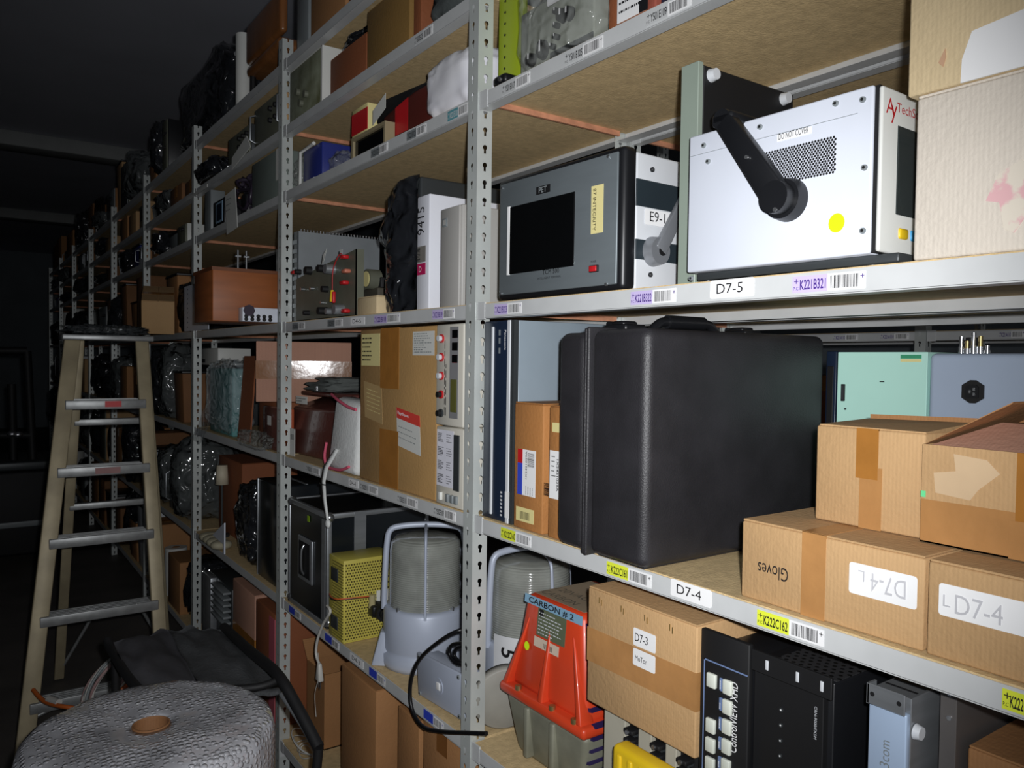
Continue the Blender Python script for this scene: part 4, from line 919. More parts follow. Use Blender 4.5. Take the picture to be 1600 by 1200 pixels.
for (u, v) in ((465, 426), (543, 402), (543, 442), (546, 424), (545, 486)):
    x, z = W2(u, v); part('red_clip', lambda mb: mb.box(x-.016, x+.014, -.02, 0, z-.006, z+.006, RED if u != 546 else mat('salmon_clip', (200, 120, 96), .5), .004))
x, z = W2(534, 464); x2, z2 = W2(545, 402)
part('yellow_probe', lambda mb: (mb.cyl((x, -.03, z-.016), (x, -.03, z+.018), .008, YPLA, .005, 14), mb.box(x+.004, x+.014, -.034, -.024, z-.02, z+.014, RED, .003)))
part('red_lead', lambda mb: mb.tube([(x, -.03, z+.018), (x+.006, -.03, z+.08), (x2-.006, -.025, z2+.008), (x2+.012, -.02, z2-.006)], .0014, RED, 6))
x, z = W2(512, 402); part('paper_tag', lambda mb: mb.hexa([(x-.022, -.01, z-.020), (x-.004, -.012, z-.014), (x-.004, -.011, z-.014), (x-.022, -.009, z-.02), (x-.004, -.012, z+.010), (x+.022, -.012, z+.024), (x+.022, -.011, z+.024), (x-.004, -.011, z+.01)], WGREY))
x, z = W2(533, 394); part('white_tag', lambda mb: mb.patch((x-.008, 0, z-.006), XD, ZD, .018, .014, WGREY))
s = slot('meter_cluster', 'pair of dull round meters on a dark transformer block, right of the drab panel', 'electronics', 559, 590, 424, 'A', .10, um=570)
w, h = s.w, s.h; r = s.r
mb = MB(); mb.box(-w/2, w/2, 0, .10, 0, h*.62, mat('laminated_core', (74, 70, 60), .6, .2, vs=30), .003); mb.build('transformer', r)
for k, x in enumerate((-w*.26, w*.24)):
    mb = MB(); mb.cyl((x, .02, h*.80), (x, -.02, h*.80), w*.21, DRAB, n=24); mb.cyl((x, -.02, h*.80), (x, -.022, h*.80), w*.16, CREAM, n=24); mb.build('meter', r)
mb = MB(); mb.box(-w/2, w/2, .01, .05, h*.62, h*.84, BLKM, .003); mb.build('bracket', r)
s = slot('cardboard_carton', 'small plain tan carton on the shelf edge between drab panel and wrapped device', 'box', 558, 588, 463, 'A', .012); carton(s, .09, CARDB, None)
# film wrapped device and boxes
s = slot('wrapped_equipment', 'black device in shiny crumpled plastic wrap, standing beside the box marked 9415', 'equipment', 606, 652, 272, 'A', .035, um=650, ub=742, vb=290); w, h = s.w, s.h; r = s.r; d = .30
mb = MB(); mb.box(-w/2+.01, w/2-.002, .01, d, 0, h-.004, DGREY, .006); mb.build('device_body', r)
mb = MB(); mb.box(-w/2+.02, -w/2+.05, .002, .012, h*.1, h*.9, BLKM, .003); mb.build('front_recess', r)
mb = MB()
NU, NV = 16, 26; vs = []
for j in range(NV+1):
    t = j/NV
    for i in range(NU+1):
        q = i/NU
        x = -w/2-.004+q*(w+.006); bul = .035*math.sin(math.pi*min(1, q*1.15))*(.6+.8*math.sin(t*3.1+.3)); 
        if .55 < t < .86: x -= (1-q)*.055*math.sin((t-.55)/.31*math.pi)
        n1 = noise.noise(Vector((q*3, t*7, 2.2)))*.014+noise.noise(Vector((q*8, t*17, 5)))*.006
        vs.append((x, .002-bul*.6+n1, .002+t*h*(.90+.1*min(1, q*1.4))))
fs = [[j*(NU+1)+i, j*(NU+1)+i+1, (j+1)*(NU+1)+i+1, (j+1)*(NU+1)+i] for j in range(NV) for i in range(NU)]
mb.add(vs, fs, FILMK, True)
mb.hexa([(-w/2-.002, .002, 0), (-w/2, .002, 0), (-w/2, d, 0), (-w/2-.002, d, 0), (-w/2-.004, .002, h*.9), (-w/2-.001, .002, h*.9), (-w/2, d, h), (-w/2-.003, d, h)], FILMK)
mb.build('plastic_wrap', r)
s = slot('white_carton', 'tall white box handwritten 9415 with a magenta label, between wrapped device and grey box', 'box', 652, 671, 303, 'A', .028, um=668, ub=790, vb=330); w, h = s.w, s.h; r = s.r
mb = MB(); mb.box(-w/2, w/2, 0, .30, 0, h, mat('white_box_card', (226, 228, 236), .55, var=.03), .003); mb.build('box_body', r)
mb = MB(); mb.text('9415', (w*.12, -.0006, h*.66), ZD, -XD, w*.55, INK, w=h*.24); mb.build('handwriting', r)
mb = MB(); mb.patch((-w*.44, 0, h*.31), XD, ZD, w*.66, h*.10, mat('magenta_label', (190, 30, 90), .5)); mb.text('D', (-w*.28, -.001, h*.335), XD, ZD, h*.05, WHITE); mb.build('magenta_label', r)
mb = MB(); mb.patch((-w*.44, 0, h*.42), XD, ZD, w*.66, h*.14, mat('grey_print_label', (128, 124, 118), .5)); mb.bars((-w*.2, -.0008, h*.43), ZD, -XD, h*.12, w*.22, INK, 10); mb.build('barcode_label', r)
s = slot('grey_plastic_cabinet', 'light grey plastic cabinet with a small square badge, just left of the tall post', 'equipment', 689, 719, 318, 'A', .016, um=718, ub=783, vb=340); w, h = s.w, s.h; r = s.r
WARM = mat('warm_grey_plastic', (172, 170, 166), .45, var=.04)
mb = MB(); mb.box(-w/2, w/2, .006, .24, 0, h, WARM, .003); mb.build('cabinet', r)
mb = MB(); mb.box(-w/2, w/2-.004, 0, .007, 0, h-.002, WARM, .002); mb.build('front_cover', r)
mb = MB(); mb.box(-w*.40, -w*.16, -.002, .001, h-.045, h-.025, MGREY, .001); mb.box(-w*.34, -w*.22, -.0025, .0, h-.041, h-.029, WARM); mb.build('badge', r)
mb = MB(); mb.cyl((w/2, .04, h*.48), (w/2+.002, .04, h*.48), .004, DGREY, n=12); mb.build('screw', r)
# ============================ second bay, shelf B ============================
yc = 2.88; xa = pt(406, 560, 1, yc).x; xb = pt(541, 560, 1, yc).x; za = pt(470, 534, 1, yc).z; zb_ = pt(470, 628, 1, yc).z
s = wbox('brown_case_stack', 'stacked dull brown cartons under the taped carton with the bright glare strip', 'box', xa+.085, yc+.28, yc+.02, TOP['B'], .26, zb_-TOP['B']-.002)
mb = MB(); mb.box(-s.w/2, s.w/2, 0, .26, 0, s.h, CARD5, .004); mb.build('box_body', s.r)
mb = MB(); mb.box(s.w/2, s.w/2+.001, .03, .07, s.h*.5, s.h*.62, WGREY); mb.build('paper_label', s.r)
th_ = math.atan2((xa+xb)/2, yc); gd = math.hypot((xa+xb)/2, yc)
s = Slot(); s.w = 136/FPX*gd*1.0*math.cos(YAW-th_)*1.06; s.h = za-zb_; s.d = .24; s.z = zb_
s.r = thing('cardboard_carton', 'pinkish carton crossed by glossy tape throwing a bright glare, behind the second post', 'box', ((xa+xb)/2, yc, zb_), -th_-.005); w, h = s.w, s.h; r = s.r
mb = MB(); mb.box(-w/2, w/2, 0, s.d, 0, h, CARDP, .003); mb.build('box_body', r)
GT = mat('glossy_brown_tape', (140, 92, 50), .10, 0, var=.1, vs=14, bump=.10, bs=25, coat=.8)
mb = MB(); mb.box(-w/2-.0012, w/2+.0012, -.0012, s.d, h*.38, h*.68, GT); mb.build('packing_tape', r)
s = slot('leather_case', 'maroon boxy case with a small white tag, left of the white cloth bag', 'case', 455, 523, 614, 'B', .06, um=490, rz=.06); w, h = s.w, s.h; r = s.r
MAR = mat('maroon_leatherette', (92, 50, 44), .35, 0, var=.15, vs=10, bump=.2, bs=80, coat=.2)
mb = MB(); mb.hexa([(-w/2, 0, 0), (w/2, 0, 0), (w/2, .22, 0), (-w/2, .22, 0), (-w/2, .02, h*.74), (w/2, .02, h*.74), (w/2, .22, h), (-w/2, .22, h)], MAR, .008); mb.build('case_body', r)
mb = MB(); mb.box(-w/2-.004, w/2+.004, .05, .225, h*.93, h, MAR, .006); mb.build('lid', r)
mb = MB(); mb.patch((-w*.42, .028, h*.80), XD, ZD, w*.24, h*.12, WGREY, off=.012); mb.scribble((-w*.40, .014, h*.82), XD, ZD, w*.2, h*.08, INK, 2, 2); mb.build('paper_tag', r)
mb = MB(); mb.box(-w*.5-.004, -w*.42, -.006, .01, .006, h*.7, mat('orange_piping', (176, 84, 50), .5), .002); mb.build('piping', r)
s = slot('paper_label_card', 'small white printed card tucked at the shelf edge beside the second post', 'card', 453, 460, 678, 'B', .02); s.h = .095
mb = MB(); mb.box(-s.w/2, s.w/2, 0, .002, 0, s.h, WGREY); mb.bars((-s.w*.4, 0, s.h*.6), XD, ZD, s.w*.8, s.h*.2, INK, 6); mb.build('card', s.r)
q = pt(522, 606, 0, F+.16)

r = thing('folded_cloth', 'dark grey folded cloth lying on top of the maroon case', 'cloth', (F+.19, q.y, 0), -math.pi/2)
cz = pt(490, 614, 0, F+.06).z+.002
r.location.z = cz; r.matrix_basis = Matrix.Translation(r.location) @ Matrix.Rotation(-math.pi/2, 4, 'Z')
mb = MB(); GC = mat('grey_green_cloth', (84, 88, 86), .85, 0, var=.15, vs=20, bump=.3, bs=90); mb.blob((0, 0, .016), (.12, .10, .018), GC, .25, 5, 2.5, .5); mb.build('cloth', r)
mb = MB(); mb.blob((.02, 0, .038), (.09, .08, .012), GC, .25, 8, 2.5, .5); mb.build('fold', r)
mb = MB(); mb.cyl((.045, -.11, .004), (.045, -.11, .020), .006, STEEL, n=10); mb.build('buckle', r)
# white bag with pink binding and hanging strap
s = slot('cloth_bag', 'white quilted cloth bag with pink binding and a long strap hanging off the shelf', 'bag', 506, 555, 618, 'B', -.004, um=540); w, h = s.w, s.h; r = s.r
BAGW = mat('white_quilted_cloth', (218, 220, 218), .85, 0, var=.05, vs=30, bump=.4, bs=110); PNK = mat('pink_binding', (206, 88, 112), .7)
mb = MB(); mb.hexa([(-w*.42, .0, .002), (w*.5, .0, .002), (w*.5, .11, .002), (-w*.42, .11, .002), (-w*.30, .015, h*.97), (w*.5, .015, h*.90), (w*.5, .09, h*.90), (-w*.30, .09, h*.97)], BAGW, .020); mb.build('bag_body', r)
mb = MB(); mb.tube([(-w*.32, .008, h*.99), (-w*.0, -.002, h*.93), (w*.3, 0, h*.86), (w*.48, .004, h*.84)], .0045, PNK, 8)
mb.build('pink_top_binding', r)
mb = MB(); mb.tube([(-w*.36, -.004, h*.36), (-w*.38, -.008, h*.18), (-w*.28, -.010, h*.06), (-w*.05, -.012, .012), (w*.2, -.012, .016), (w*.4, -.008, .03)], .0045, PNK, 8); mb.build('pink_bottom_binding', r)
mb = MB(); P = [(-w*.06, -.002, h*.30), (-w*.16, -.010, h*.17), (-w*.26, -.018, h*.04), (-w*.30, -.022, -h*.14), (-w*.26, -.022, -h*.36), (-w*.18, -.022, -h*.54), (-w*.12, -.022, -h*.66)]
WD = [.020, .026, .026, .022, .020, .015, .008]
vs = []
for p, q_ in zip(P, WD):
    for sx in (-.5, .5): vs.append((p[0]+sx*q_*1.3, p[1], p[2]))
    for sx in (.5, -.5): vs.append((p[0]+sx*q_*1.3, p[1]+.004, p[2]))
fs = []
for i in range(len(P)-1):
    for k in range(4): fs.append([i*4+k, i*4+(k+1) % 4, (i+1)*4+(k+1) % 4, (i+1)*4+k])
mb.add(vs, fs, BAGW, True); mb.blob((P[-1][0]+.004, P[-1][1], P[-1][2]), (.012, .007, .012), BAGW, .2, 2, 3, .9, 16, 10, False); mb.build('strap', r)
mb = MB(); mb.tube([(-w*.38, -.024, -h*.17), (-w*.30, -.027, -h*.175), (-w*.18, -.024, -h*.17)], .0022, BLKM, 6); mb.build('strap_cord', r)
# big carton
s = slot('cardboard_carton', 'big tall carton with white and red-topped labels, between white bag and beige instrument', 'box', 563, 683, 512, 'B', .010, um=620); w, h = s.w, min(s.h, LV['A']-TOP['B']-.008); s.h = h; r = s.r
BIGC = cardboard('big_carton_card', (176, 138, 86)); mb = MB(); mb.box(-w/2, w/2, 0, .36, 0, h, BIGC, .004); mb.build('box_body', r)
mb = MB(); mb.box(-w*.20, w*.05, -.0008, .001, h*.62, h, TAPE); mb.box(-w*.20, w*.05, -.0008, .001, 0, h*.36, TAPE); mb.box(-w*.19, w*.03, -.0008, .36, h, h+.0008, TAPE); mb.build('packing_tape', r)
mb = MB(); mb.patch((-w*.48, 0, h*.76), XD, ZD, w*.27, h*.21, CREAM); mb.scribble((-w*.46, -.001, h*.78), XD, ZD, w*.22, h*.17, INK, 6, 8, th=.004); mb.build('shipping_label', r)
mb = MB(); mb.patch((w*.22, 0, h*.83), XD, ZD, w*.25, h*.14, WGREY); mb.scribble((w*.24, -.001, h*.84), XD, ZD, w*.2, h*.12, MGREY, 9, 9, th=.002); mb.build('paper_label', r)
sk = Vector((1, 0, -.12)).normalized(); sz = Vector((-.09, 0, 1)).normalized()
mb = MB(); mb.patch((w*.04, 0, h*.275), sk, sz, w*.29, h*.23, WGREY); mb.patch((w*.04-.0045, -.0006, h*.275+h*.17), sk, sz, w*.29, h*.065, mat('red_label_head', (214, 70, 60), .5)); mb.text('Raytheon', (w*.06-.006, -.0016, h*.465), sk, sz, h*.025, WHITE, w=w*.14, bold=True); mb.scribble((w*.06, -.001, h*.31), sk, sz, w*.22, h*.10, MGREY, 3, 5, th=.002); mb.build('red_headed_label', r)
mb = MB(); mb.patch((-w*.42, 0, h*.42), sk, sz, w*.26, h*.24, mat('translucent_pouch', (190, 160, 112), .15, coat=.6)); mb.scribble((-w*.38, -.001, h*.46), sk, sz, w*.2, h*.16, CREAM, 6, 5, th=.002); mb.build('document_pouch', r)
# beige instruments standing on end
s = slot('beige_instrument', 'beige instrument standing on end with red ringed dials and display windows, beside the post', 'instrument', 684, 722, 506, 'B', .004, um=705, z=TOP['B']+.187); w, h = s.w+.014, min(s.h, LV['A']-s.z-.006); r = s.r
IVO = mat('ivory_plastic', (206, 202, 190), .45, var=.03)
mb = MB(); mb.box(-w/2, w/2, 0, .30, 0, h, IVO, .004); mb.build('cabinet', r)
mb = MB(); mb.box(w*.02, w*.32, -.001, .001, h*.08, h*.97, mat('grey_fascia', (130, 130, 132), .5)); mb.build('fascia', r)
for k in range(3): mb = MB(); mb.box(w*.10, w*.30, -.002, .001, h*(.62+.12*k), h*(.70+.12*k), GLOSSK, .001, 1); mb.build('display', r)
mb = MB(); mb.box(w*.06, w*.28, -.002, .001, h*.14, h*.46, mat('olive_lcd', (96, 96, 50), .2), .001, 1); mb.build('lcd_window', r)
for k in range(5): 
    z = h*(.12+.185*k); mb = MB(); mb.cyl((-w*.28, 0, z), (-w*.28, -.004, z), .010, RED if k else DGREY, n=20); mb.cyl((-w*.28, -.004, z), (-w*.28, -.012, z), .007, LGREY if k > 1 else BLKM, n=18); mb.build('dial', r)
mb = MB(); mb.scribble((-w*.08, -.0002, h*.1), ZD, -XD, h*.8, w*.10, INK, 2, 6, th=.0025); mb.build('legend', r)
s = slot('beige_instrument', 'beige instrument on end below the dialled one, with handwritten notes taped on, beside the post', 'instrument', 684, 722, 653, 'B', .004, um=705); w, h = s.w+.014, .184; r = s.r
mb = MB(); mb.box(-w/2, w/2, 0, .30, 0, h, IVO, .004); mb.build('cabinet', r)
mb = MB(); mb.patch((-w*.47, 0, h*.24), XD, ZD, w*.62, h*.72, mat('notepaper', (222, 222, 232), .6)); 
for k in range(4): mb.scribble((-w*.42, -.0008, h*(.27+.175*k)), XD, ZD, w*.22, h*.12, INK, 6, k, th=.0022); mb.scribble((-w*.10, -.0008, h*(.27+.175*k)), XD, ZD, w*.2, h*.12, INK, 4, k+9, th=.0015)
mb.build('note_sheet', r)
mb = MB(); mb.box(w*.16, w*.36, -.002, .001, h*.22, h*.92, DGREY, .001, 1); mb.build('dark_window', r)
for x in (-.30, -.02, .14, .28): mb = MB(); mb.box(w*x-.005, w*x+.006, -.006, .001, h*.06, h*.16, WGREY if x < -.1 else MGREY, .001); mb.build('switch', r)
# ============================ second bay, shelf C ============================
x = F+.006; cs_t = pt(502, 800, 0, x).z; ya = pt(449, 860, 0, x).y; yb = pt(511, 880, 0, x).y
s = wbox('flight_case', 'black flight case with aluminium edges and ball corners, left of the yellow perforated box', 'case', x, ya-.005, yb, TOP['C'], .36, cs_t-TOP['C']); w, h = s.w, s.h; r = s.r; d = .36
FCB = mat('black_laminate', (26, 30, 34), .22, 0, var=.15, vs=6)
mb = MB(); mb.box(-w/2+.003, w/2-.003, .003, d-.003, .003, h-.003, FCB); mb.build('panels', r)
E_ = .016
for (a, b) in (((-w/2, -w/2+E_), (0, E_)), ((w/2-E_, w/2), (0, E_)), ((w/2-E_, w/2), (d-E_, d)), ((-w/2, -w/2+E_), (d-E_, d))):
    mb = MB(); mb.box(a[0], a[1], b[0], b[1], 0, h, ALU, .002); mb.build('corner_rail', r)
mb = MB(); mb.box(w/2-.045, w/2-E_, -.001, .003, .02, h-.02, ALU, .001, 1); mb.build('corner_plate', r)
mb = MB(); mb.box(w/2-.002, w/2+.001, .09, .13, .0, h, ALU); mb.build('seam_rail', r)
for z in (0, h-E_):
    for a in ((-w/2, w/2, 0, E_), (w/2-E_, w/2, 0, d), (-w/2, w/2, d-E_, d), (-w/2, -w/2+E_, 0, d)):
        mb = MB(); mb.box(a[0], a[1], a[2], a[3], z, z+E_, ALU, .002); mb.build('edge_rail', r)
for z in (.018, h-.012):
    for (a, b) in ((-w/2+.012, .012), (w/2-.012, .012), (w/2-.012, .10), (w/2-.012, .125), (w/2-.012, d-.012)):
        mb = MB(); mb.blob((a, b, z), (.017 if b < .05 else .010,)*3, STEEL, 0, 0, 1, 1, 20, 12, False); mb.build('ball_corner', r)
mb = MB(); mb.box(-w*.20, w*.16, -.004, .004, h*.30, h*.70, ALU, .012, 3); mb.box(-w*.16, w*.12, -.006, -.003, h*.34, h*.66, BLKM, .008, 3); mb.build('handle_dish', r)
mb = MB(); mb.tube([(-w*.02, -.004, h*.36), (-w*.02, -.014, h*.42), (-w*.02, -.014, h*.58), (-w*.02, -.004, h*.64)], .004, STEEL, 8); mb.build('handle', r)
mb = MB(); mb.patch((w*.02, 0, h*.86), XD, ZD, .02, .02, mat('lime_sticker', (150, 190, 30), .5)); mb.build('lime_sticker', r)
# yellow perforated box
c0 = pt(536, 1007, 2, TOP['C']); yb = c0.y
xe = pt(604, 940, 1, yb).x; hz = pt(536, 876, 0, c0.x).z-TOP['C']; ya = pt(513, 985, 0, c0.x).y
s = wbox('perforated_enclosure', 'yellow perforated metal enclosure with a black motor on its side, left of the beacon', 'equipment', c0.x, ya, yb, TOP['C'], xe-c0.x+.03, hz); w, h, d = s.w, s.h, s.d; r = s.r
YM = mat('yellow_enamel', (196, 184, 84), .45, 0, var=.08); YP = dots('perforated_yellow_steel', (196, 184, 84), (74, 66, 28), .0085, .0027, plane='yz')
YP2 = dots('perforated_yellow_front', (196, 184, 84), (74, 66, 28), .0085, .0027, plane='xz')
mb = MB(); mb.box(-w/2+.001, w/2-.001, .001, d-.001, 0, h-.001, YM, .002); mb.build('box_body', r)
mb = MB(); mb.box(w/2-.001, w/2+.0006, .006, d, .006, h-.012, YP); mb.build('perforated_side', r)
mb = MB(); mb.box(-w/2+.03, w/2-.004, -.0006, .001, .006, h-.012, YP2); mb.build('perforated_front', r)
for z in (.12, .70): mb = MB(); mb.box(-w*.30, w*.16, -.003, .001, h*z, h*(z+.16), DGREY, .002); mb.build('dark_plate', r)
mb = MB(); mb.box(w/2, w/2+.004, d*.62, d, h*.42, h*.58, WGREY); mb.build('rating_label', r)
for (fx, fy) in ((-w/2+.02, .03), (w/2-.02, .03), (w/2-.02, d-.03)): mb = MB(); mb.cyl((fx, fy, -.0), (fx, fy, .004), .009, BLKM); mb.build('foot', r)
mb = MB(); mb.cyl((w/2, d*.62, h*.36), (w/2+.055, d*.62, h*.36), .024, BLKM, n=20); mb.box(w/2, w/2+.04, d*.45, d*.95, h*.30, h*.44, BLACK, .006); mb.cyl((w/2+.055, d*.62, h*.36), (w/2+.07, d*.62, h*.36), .016, BLACK); mb.cyl((w/2+.015, d*.50, h*.40), (w/2+.015, d*.50, h*.56), .010, mat('clear_relay', (170, 160, 120), .2)); mb.build('motor', r)
mb = MB(); mb.tube([(-w*.3, -.006, h*.52), (0, -.014, h*.52), (w*.4, -.012, h*.54), (w/2+.01, d*.2, h*.55), (w/2+.015, d*.5, h*.54)], .0022, mat('orange_wire', (190, 90, 40), .5), 6); mb.tube([(-w*.3, -.006, h*.50), (0, -.012, h*.49), (w*.4, -.010, h*.53), (w/2+.01, d*.2, h*.54), (w/2+.014, d*.5, h*.53)], .0022, BLACK, 6); mb.build('wires', r)
# white mains lead hanging from the shelf
P = [pt(u, v, 0, F-.012) for u, v in ((516, 956), (505, 975), (496, 1000), (494, 1022), (499, 1038))]
r = thing('mains_lead', 'white mains lead with plug hanging over the shelf edge below the yellow box', 'cable', P[0], 0)
mb = MB(); mb.tube([P[0]+Vector((.002, .030, .010))]+P, .0045, WCABLE, 8); mb.build('lead', r, True)
mb = MB(); q = P[-1]; mb.hexa([q+Vector(v) for v in ((-.008, .016, -.052), (-.008, -.016, -.052), (.010, -.016, -.052), (.010, .016, -.052), (-.006, .008, .004), (-.006, -.008, .004), (.006, -.008, .004), (.006, .008, .004))], WCABLE, .004)
mb.box(q.x-.001, q.x+.001, q.y+.006, q.y+.010, q.z-.075, q.z-.05, STEEL); mb.box(q.x-.001, q.x+.001, q.y-.010, q.y-.006, q.z-.075, q.z-.05, STEEL); mb.build('plug', r, True)
mb = MB(); mb.tube([pt(u, v, 0, F-.014) for u, v in ((497, 1020), (497, 1060), (492, 1085), (494, 1120))], .001, WCABLE, 6); mb.build('thread', r, True)
R = .1165; mb = MB(); mb.hexa([(-R-.03, R-.03, 0), (-R+.02, R-.04, 0), (-R+.02, R+.03, 0), (-R-.03, R+.03, 0), (-R-.006, R-.02, .09), (-R+.02, R-.03, .09), (-R+.02, R+.02, .09), (-R-.006, R+.02, .09)], MATS['blue_grey_beacon_paint'], .003); mb.build('mounting_lug', BK1.r)
# junction box
x = F+.018; ya = pt(653, 1080, 0, x).y; yb = pt(724, 1080, 0, x).y
s = wbox('junction_box', 'square grey junction box with corner screws, leaning at the foot of the beacon', 'box', x, ya, yb, TOP['C']+.002, .05, 0); w = s.w; r = s.r; h = pt(690, 1040, 0, x).z-TOP['C']
r.matrix_basis = Matrix.Translation(r.location) @ Matrix.Rotation(-math.pi/2, 4, 'Z')
JB = mat('blue_grey_beacon_paint', (176, 184, 200))
T = Matrix.Rotation(math.radians(-4), 4, 'Y')
mb = MB(); mb.T = T; mb.box(-w/2+.004, w/2-.006, .008, .06, .006, h-.006, JB, .004); mb.build('box_body', r)
mb = MB(); mb.T = T; mb.box(-w/2, w/2-.004, 0, .008, .006, h, JB, .003); mb.build('lid', r)
mb = MB(); mb.T = T; mb.cyl((0, 0, h*.5), (0, -.0015, h*.5), .020, JB, n=24); mb.box(-.009, .009, -.0035, 0, h*.5-.009, h*.5+.009, WHITE, .002); mb.build('knockout', r)
for a in (-1, 1):
    for b in (.10, .90): mb = MB(); mb.T = T; mb.cyl((a*(w/2-.013), 0, b*h+.002), (a*(w/2-.013), -.003, b*h+.002), .005, MGREY, n=12); mb.cyl((a*(w/2-.013), -.003, b*h+.002), (a*(w/2-.013), -.0035, b*h+.002), .0025, BLKM, n=8); mb.build('screw', r)
# black cable looping from beacon
r = thing('power_cable', 'black cable looping from the beacon out over the shelf edge to the tall post', 'cable', pt(722, 985, 0, F-.014), 0)
mb = MB(); q = pt(722, 985, 0, F+.05); mb.tube([q+Vector((.02, -.03, 0))]+[pt(u, v, 0, x) for u, v, x in ((722, 984, F+.01), (690, 1000, F-.015), (656, 1030, F-.02), (642, 1065, F-.02), (643, 1105, F-.02), (660, 1135, F-.02), (690, 1143, F-.02), (728, 1145, F-.018))]+[pt(760, 1146, 0, F-.014)], .0050, CABLE, 8); mb.build('cable', r, True)
mb = MB(); mb.tube([pt(u, v, 0, F+.012) for u, v in ((722, 1005), (706, 1008), (702, 1022), (712, 1036), (728, 1040))], .0045, CABLE, 8); mb.tube([pt(u, v, 0, F+.018) for u, v in ((726, 1010), (714, 1013), (710, 1024), (718, 1034), (730, 1036))], .0045, CABLE, 8); mb.build('coil', r, True)
# ============================ second bay, bottom shelf cartons ============================
def corner_box(name, label, cat, uc, vc, ul, ur, lv, x, m=CARD2, opn=False, tape=None):
    c = pt(uc, vc, 0, x); ya = pt(ul, vc-30, 0, x).y; xe = pt(ur, vc, 1, c.y).x
    s = wbox(name, label, cat, x, ya, c.y, TOP[lv], min(xe-x, DEP-(x-F)-.01), c.z-TOP[lv]); w, h, d = s.w, s.h, s.d; r = s.r
    if not opn: carton(s, d, m, tape)
    else:
        t = .004; mb = MB(); mb.box(-w/2, w/2, 0, t, 0, h, m); mb.box(-w/2, w/2, d-t, d, 0, h, m); mb.box(-w/2, -w/2+t, t, d-t, 0, h, m); mb.box(w/2-t, w/2, t, d-t, 0, h, m); mb.box(-w/2, w/2, 0, d, 0, t, m); mb.box(-w/2+t, w/2-t, t, d-t, h*.7, h*.71, CARDP); mb.build('box_body', r)
        mb = MB(); mb.hexa([(-w/2, .0, h), (-w/2+.003, 0, h), (-w/2+.003, d, h), (-w/2, d, h), (-w/2-.05, 0, h+.06), (-w/2-.047, 0, h+.06), (-w/2-.047, d, h+.06), (-w/2-.05, d, h+.06)], m); mb.build('flap', r)
    return s
corner_box('cardboard_carton', 'open-topped brown carton on the bottom shelf, behind the hanging white plug', 'box', 507, 1055, 480, 600, 'D', F+.10, CARD2, True)
s = corner_box('cardboard_carton', 'brown carton with green printing on its lid, on the bottom shelf under the yellow box', 'box', 588, 1062+18, 534, 640, 'D', F+.015, CARD2)
mb = MB(); mb.patch((-s.w*.2, .04, s.h+.0006), XD, YD, s.w*.4, .09, mat('green_print', (60, 150, 110), .6)); mb.build('green_print', s.r)
corner_box('cardboard_carton', 'plain brown carton on the bottom shelf, partly hidden under the junction box shelf', 'box', 655, 1128, 622, 700, 'D', F+.04, CARD2)
s = corner_box('cardboard_carton', 'carton wrapped in shiny tape low by the foot of the tall post', 'box', 722, 1165, 662, 760, 'D', F+.012, CARD2, False, GT)
# ============================ second bay, shelf Y ============================
s = slot('blue_instrument', 'blue boxed instrument in a clear bag, left end of the shelf with the white bag', 'equipment', 474, 503, 228, 'Y', .03, um=490); w, h = s.w, s.h; r = s.r
mb = MB(); mb.box(-w/2, w/2, 0, .2, 0, h, mat('deep_blue_enamel', (44, 54, 128), .35), .004); mb.build('cabinet', r)
mb = MB(); mb.tube([(-w/2-.006, -.008, .004), (-w/2-.006, -.008, h*.98), (w*.2, -.008, h*1.02)], .006, WGREY, 8, smooth=False); mb.tube([(-w/2-.006, -.008, .006), (w*.25, -.008, .006)], .006, WGREY, 8); mb.build('bracket_frame', r)
s = slot('plastic_bag', 'crumpled clear plastic bag right of the blue instrument', 'bag', 507, 533, 235, 'Y', .03, um=520)
mb = MB(); mb.blob((0, .045, s.h*.5), (s.w*.5, .045, s.h*.5), FILMD, .25, 7, 3, .7, crease=.1); mb.build('bag', s.r)
s = slot('plastic_bag', 'crumpled clear plastic bag beside the second post, left of the blue instrument', 'bag', 454, 468, 245, 'Y', .02, um=456)
mb = MB(); mb.blob((0, .07, s.h*.5), (s.w*.5, .07, s.h*.5), FILMD, .25, 9, 3, .7, crease=.1); mb.build('bag', s.r)
s = slot('display_frame', 'cream-edged framed black screen standing on the shelf in front of the red-patched case', 'frame', 549, 601, 190, 'Y', .012, um=598); w, h = s.w, s.h; r = s.r
mb = MB(); t = .010
for a in ((-w/2, w/2, h-t, h), (-w/2, w/2, 0, t*.5), (-w/2, -w/2+t, t*.5, h-t), (w/2-t*.8, w/2, t*.5, h-t)): mb.box(a[0], a[1], 0, .03, a[2], a[3], mat('cream_edging', (150, 138, 108), .5))
mb.build('frame', r); mb = MB(); mb.box(-w/2+t, w/2-t, .008, .028, t*.5, h-t, GLOSSK); mb.build('screen', r)
s = slot('red_carton', 'small red and cream box peeking out behind the cream-edged frame', 'box', 550, 574, 168, 'Y', .05, um=560); w, h = s.w, s.h; r = s.r
mb = MB(); mb.box(-w/2, w/2, 0, .12, 0, h, CREAM, .002); mb.build('box_body', r); mb = MB(); mb.box(-w/2, w/2, -.001, .001, h*.55, h*.92, RED); mb.build('red_band', r)
s = slot('tool_case', 'dark maroon case with a red square patch and black lid, left of the white bag', 'case', 598, 676, 116, 'Y', .045, um=640); w, h = s.w, s.h; r = s.r
mb = MB(); mb.box(-w/2, w/2, 0, .28, 0, h*.72, mat('oxblood_case', (84, 34, 28), .45, var=.1), .012, 3); mb.build('case_body', r)
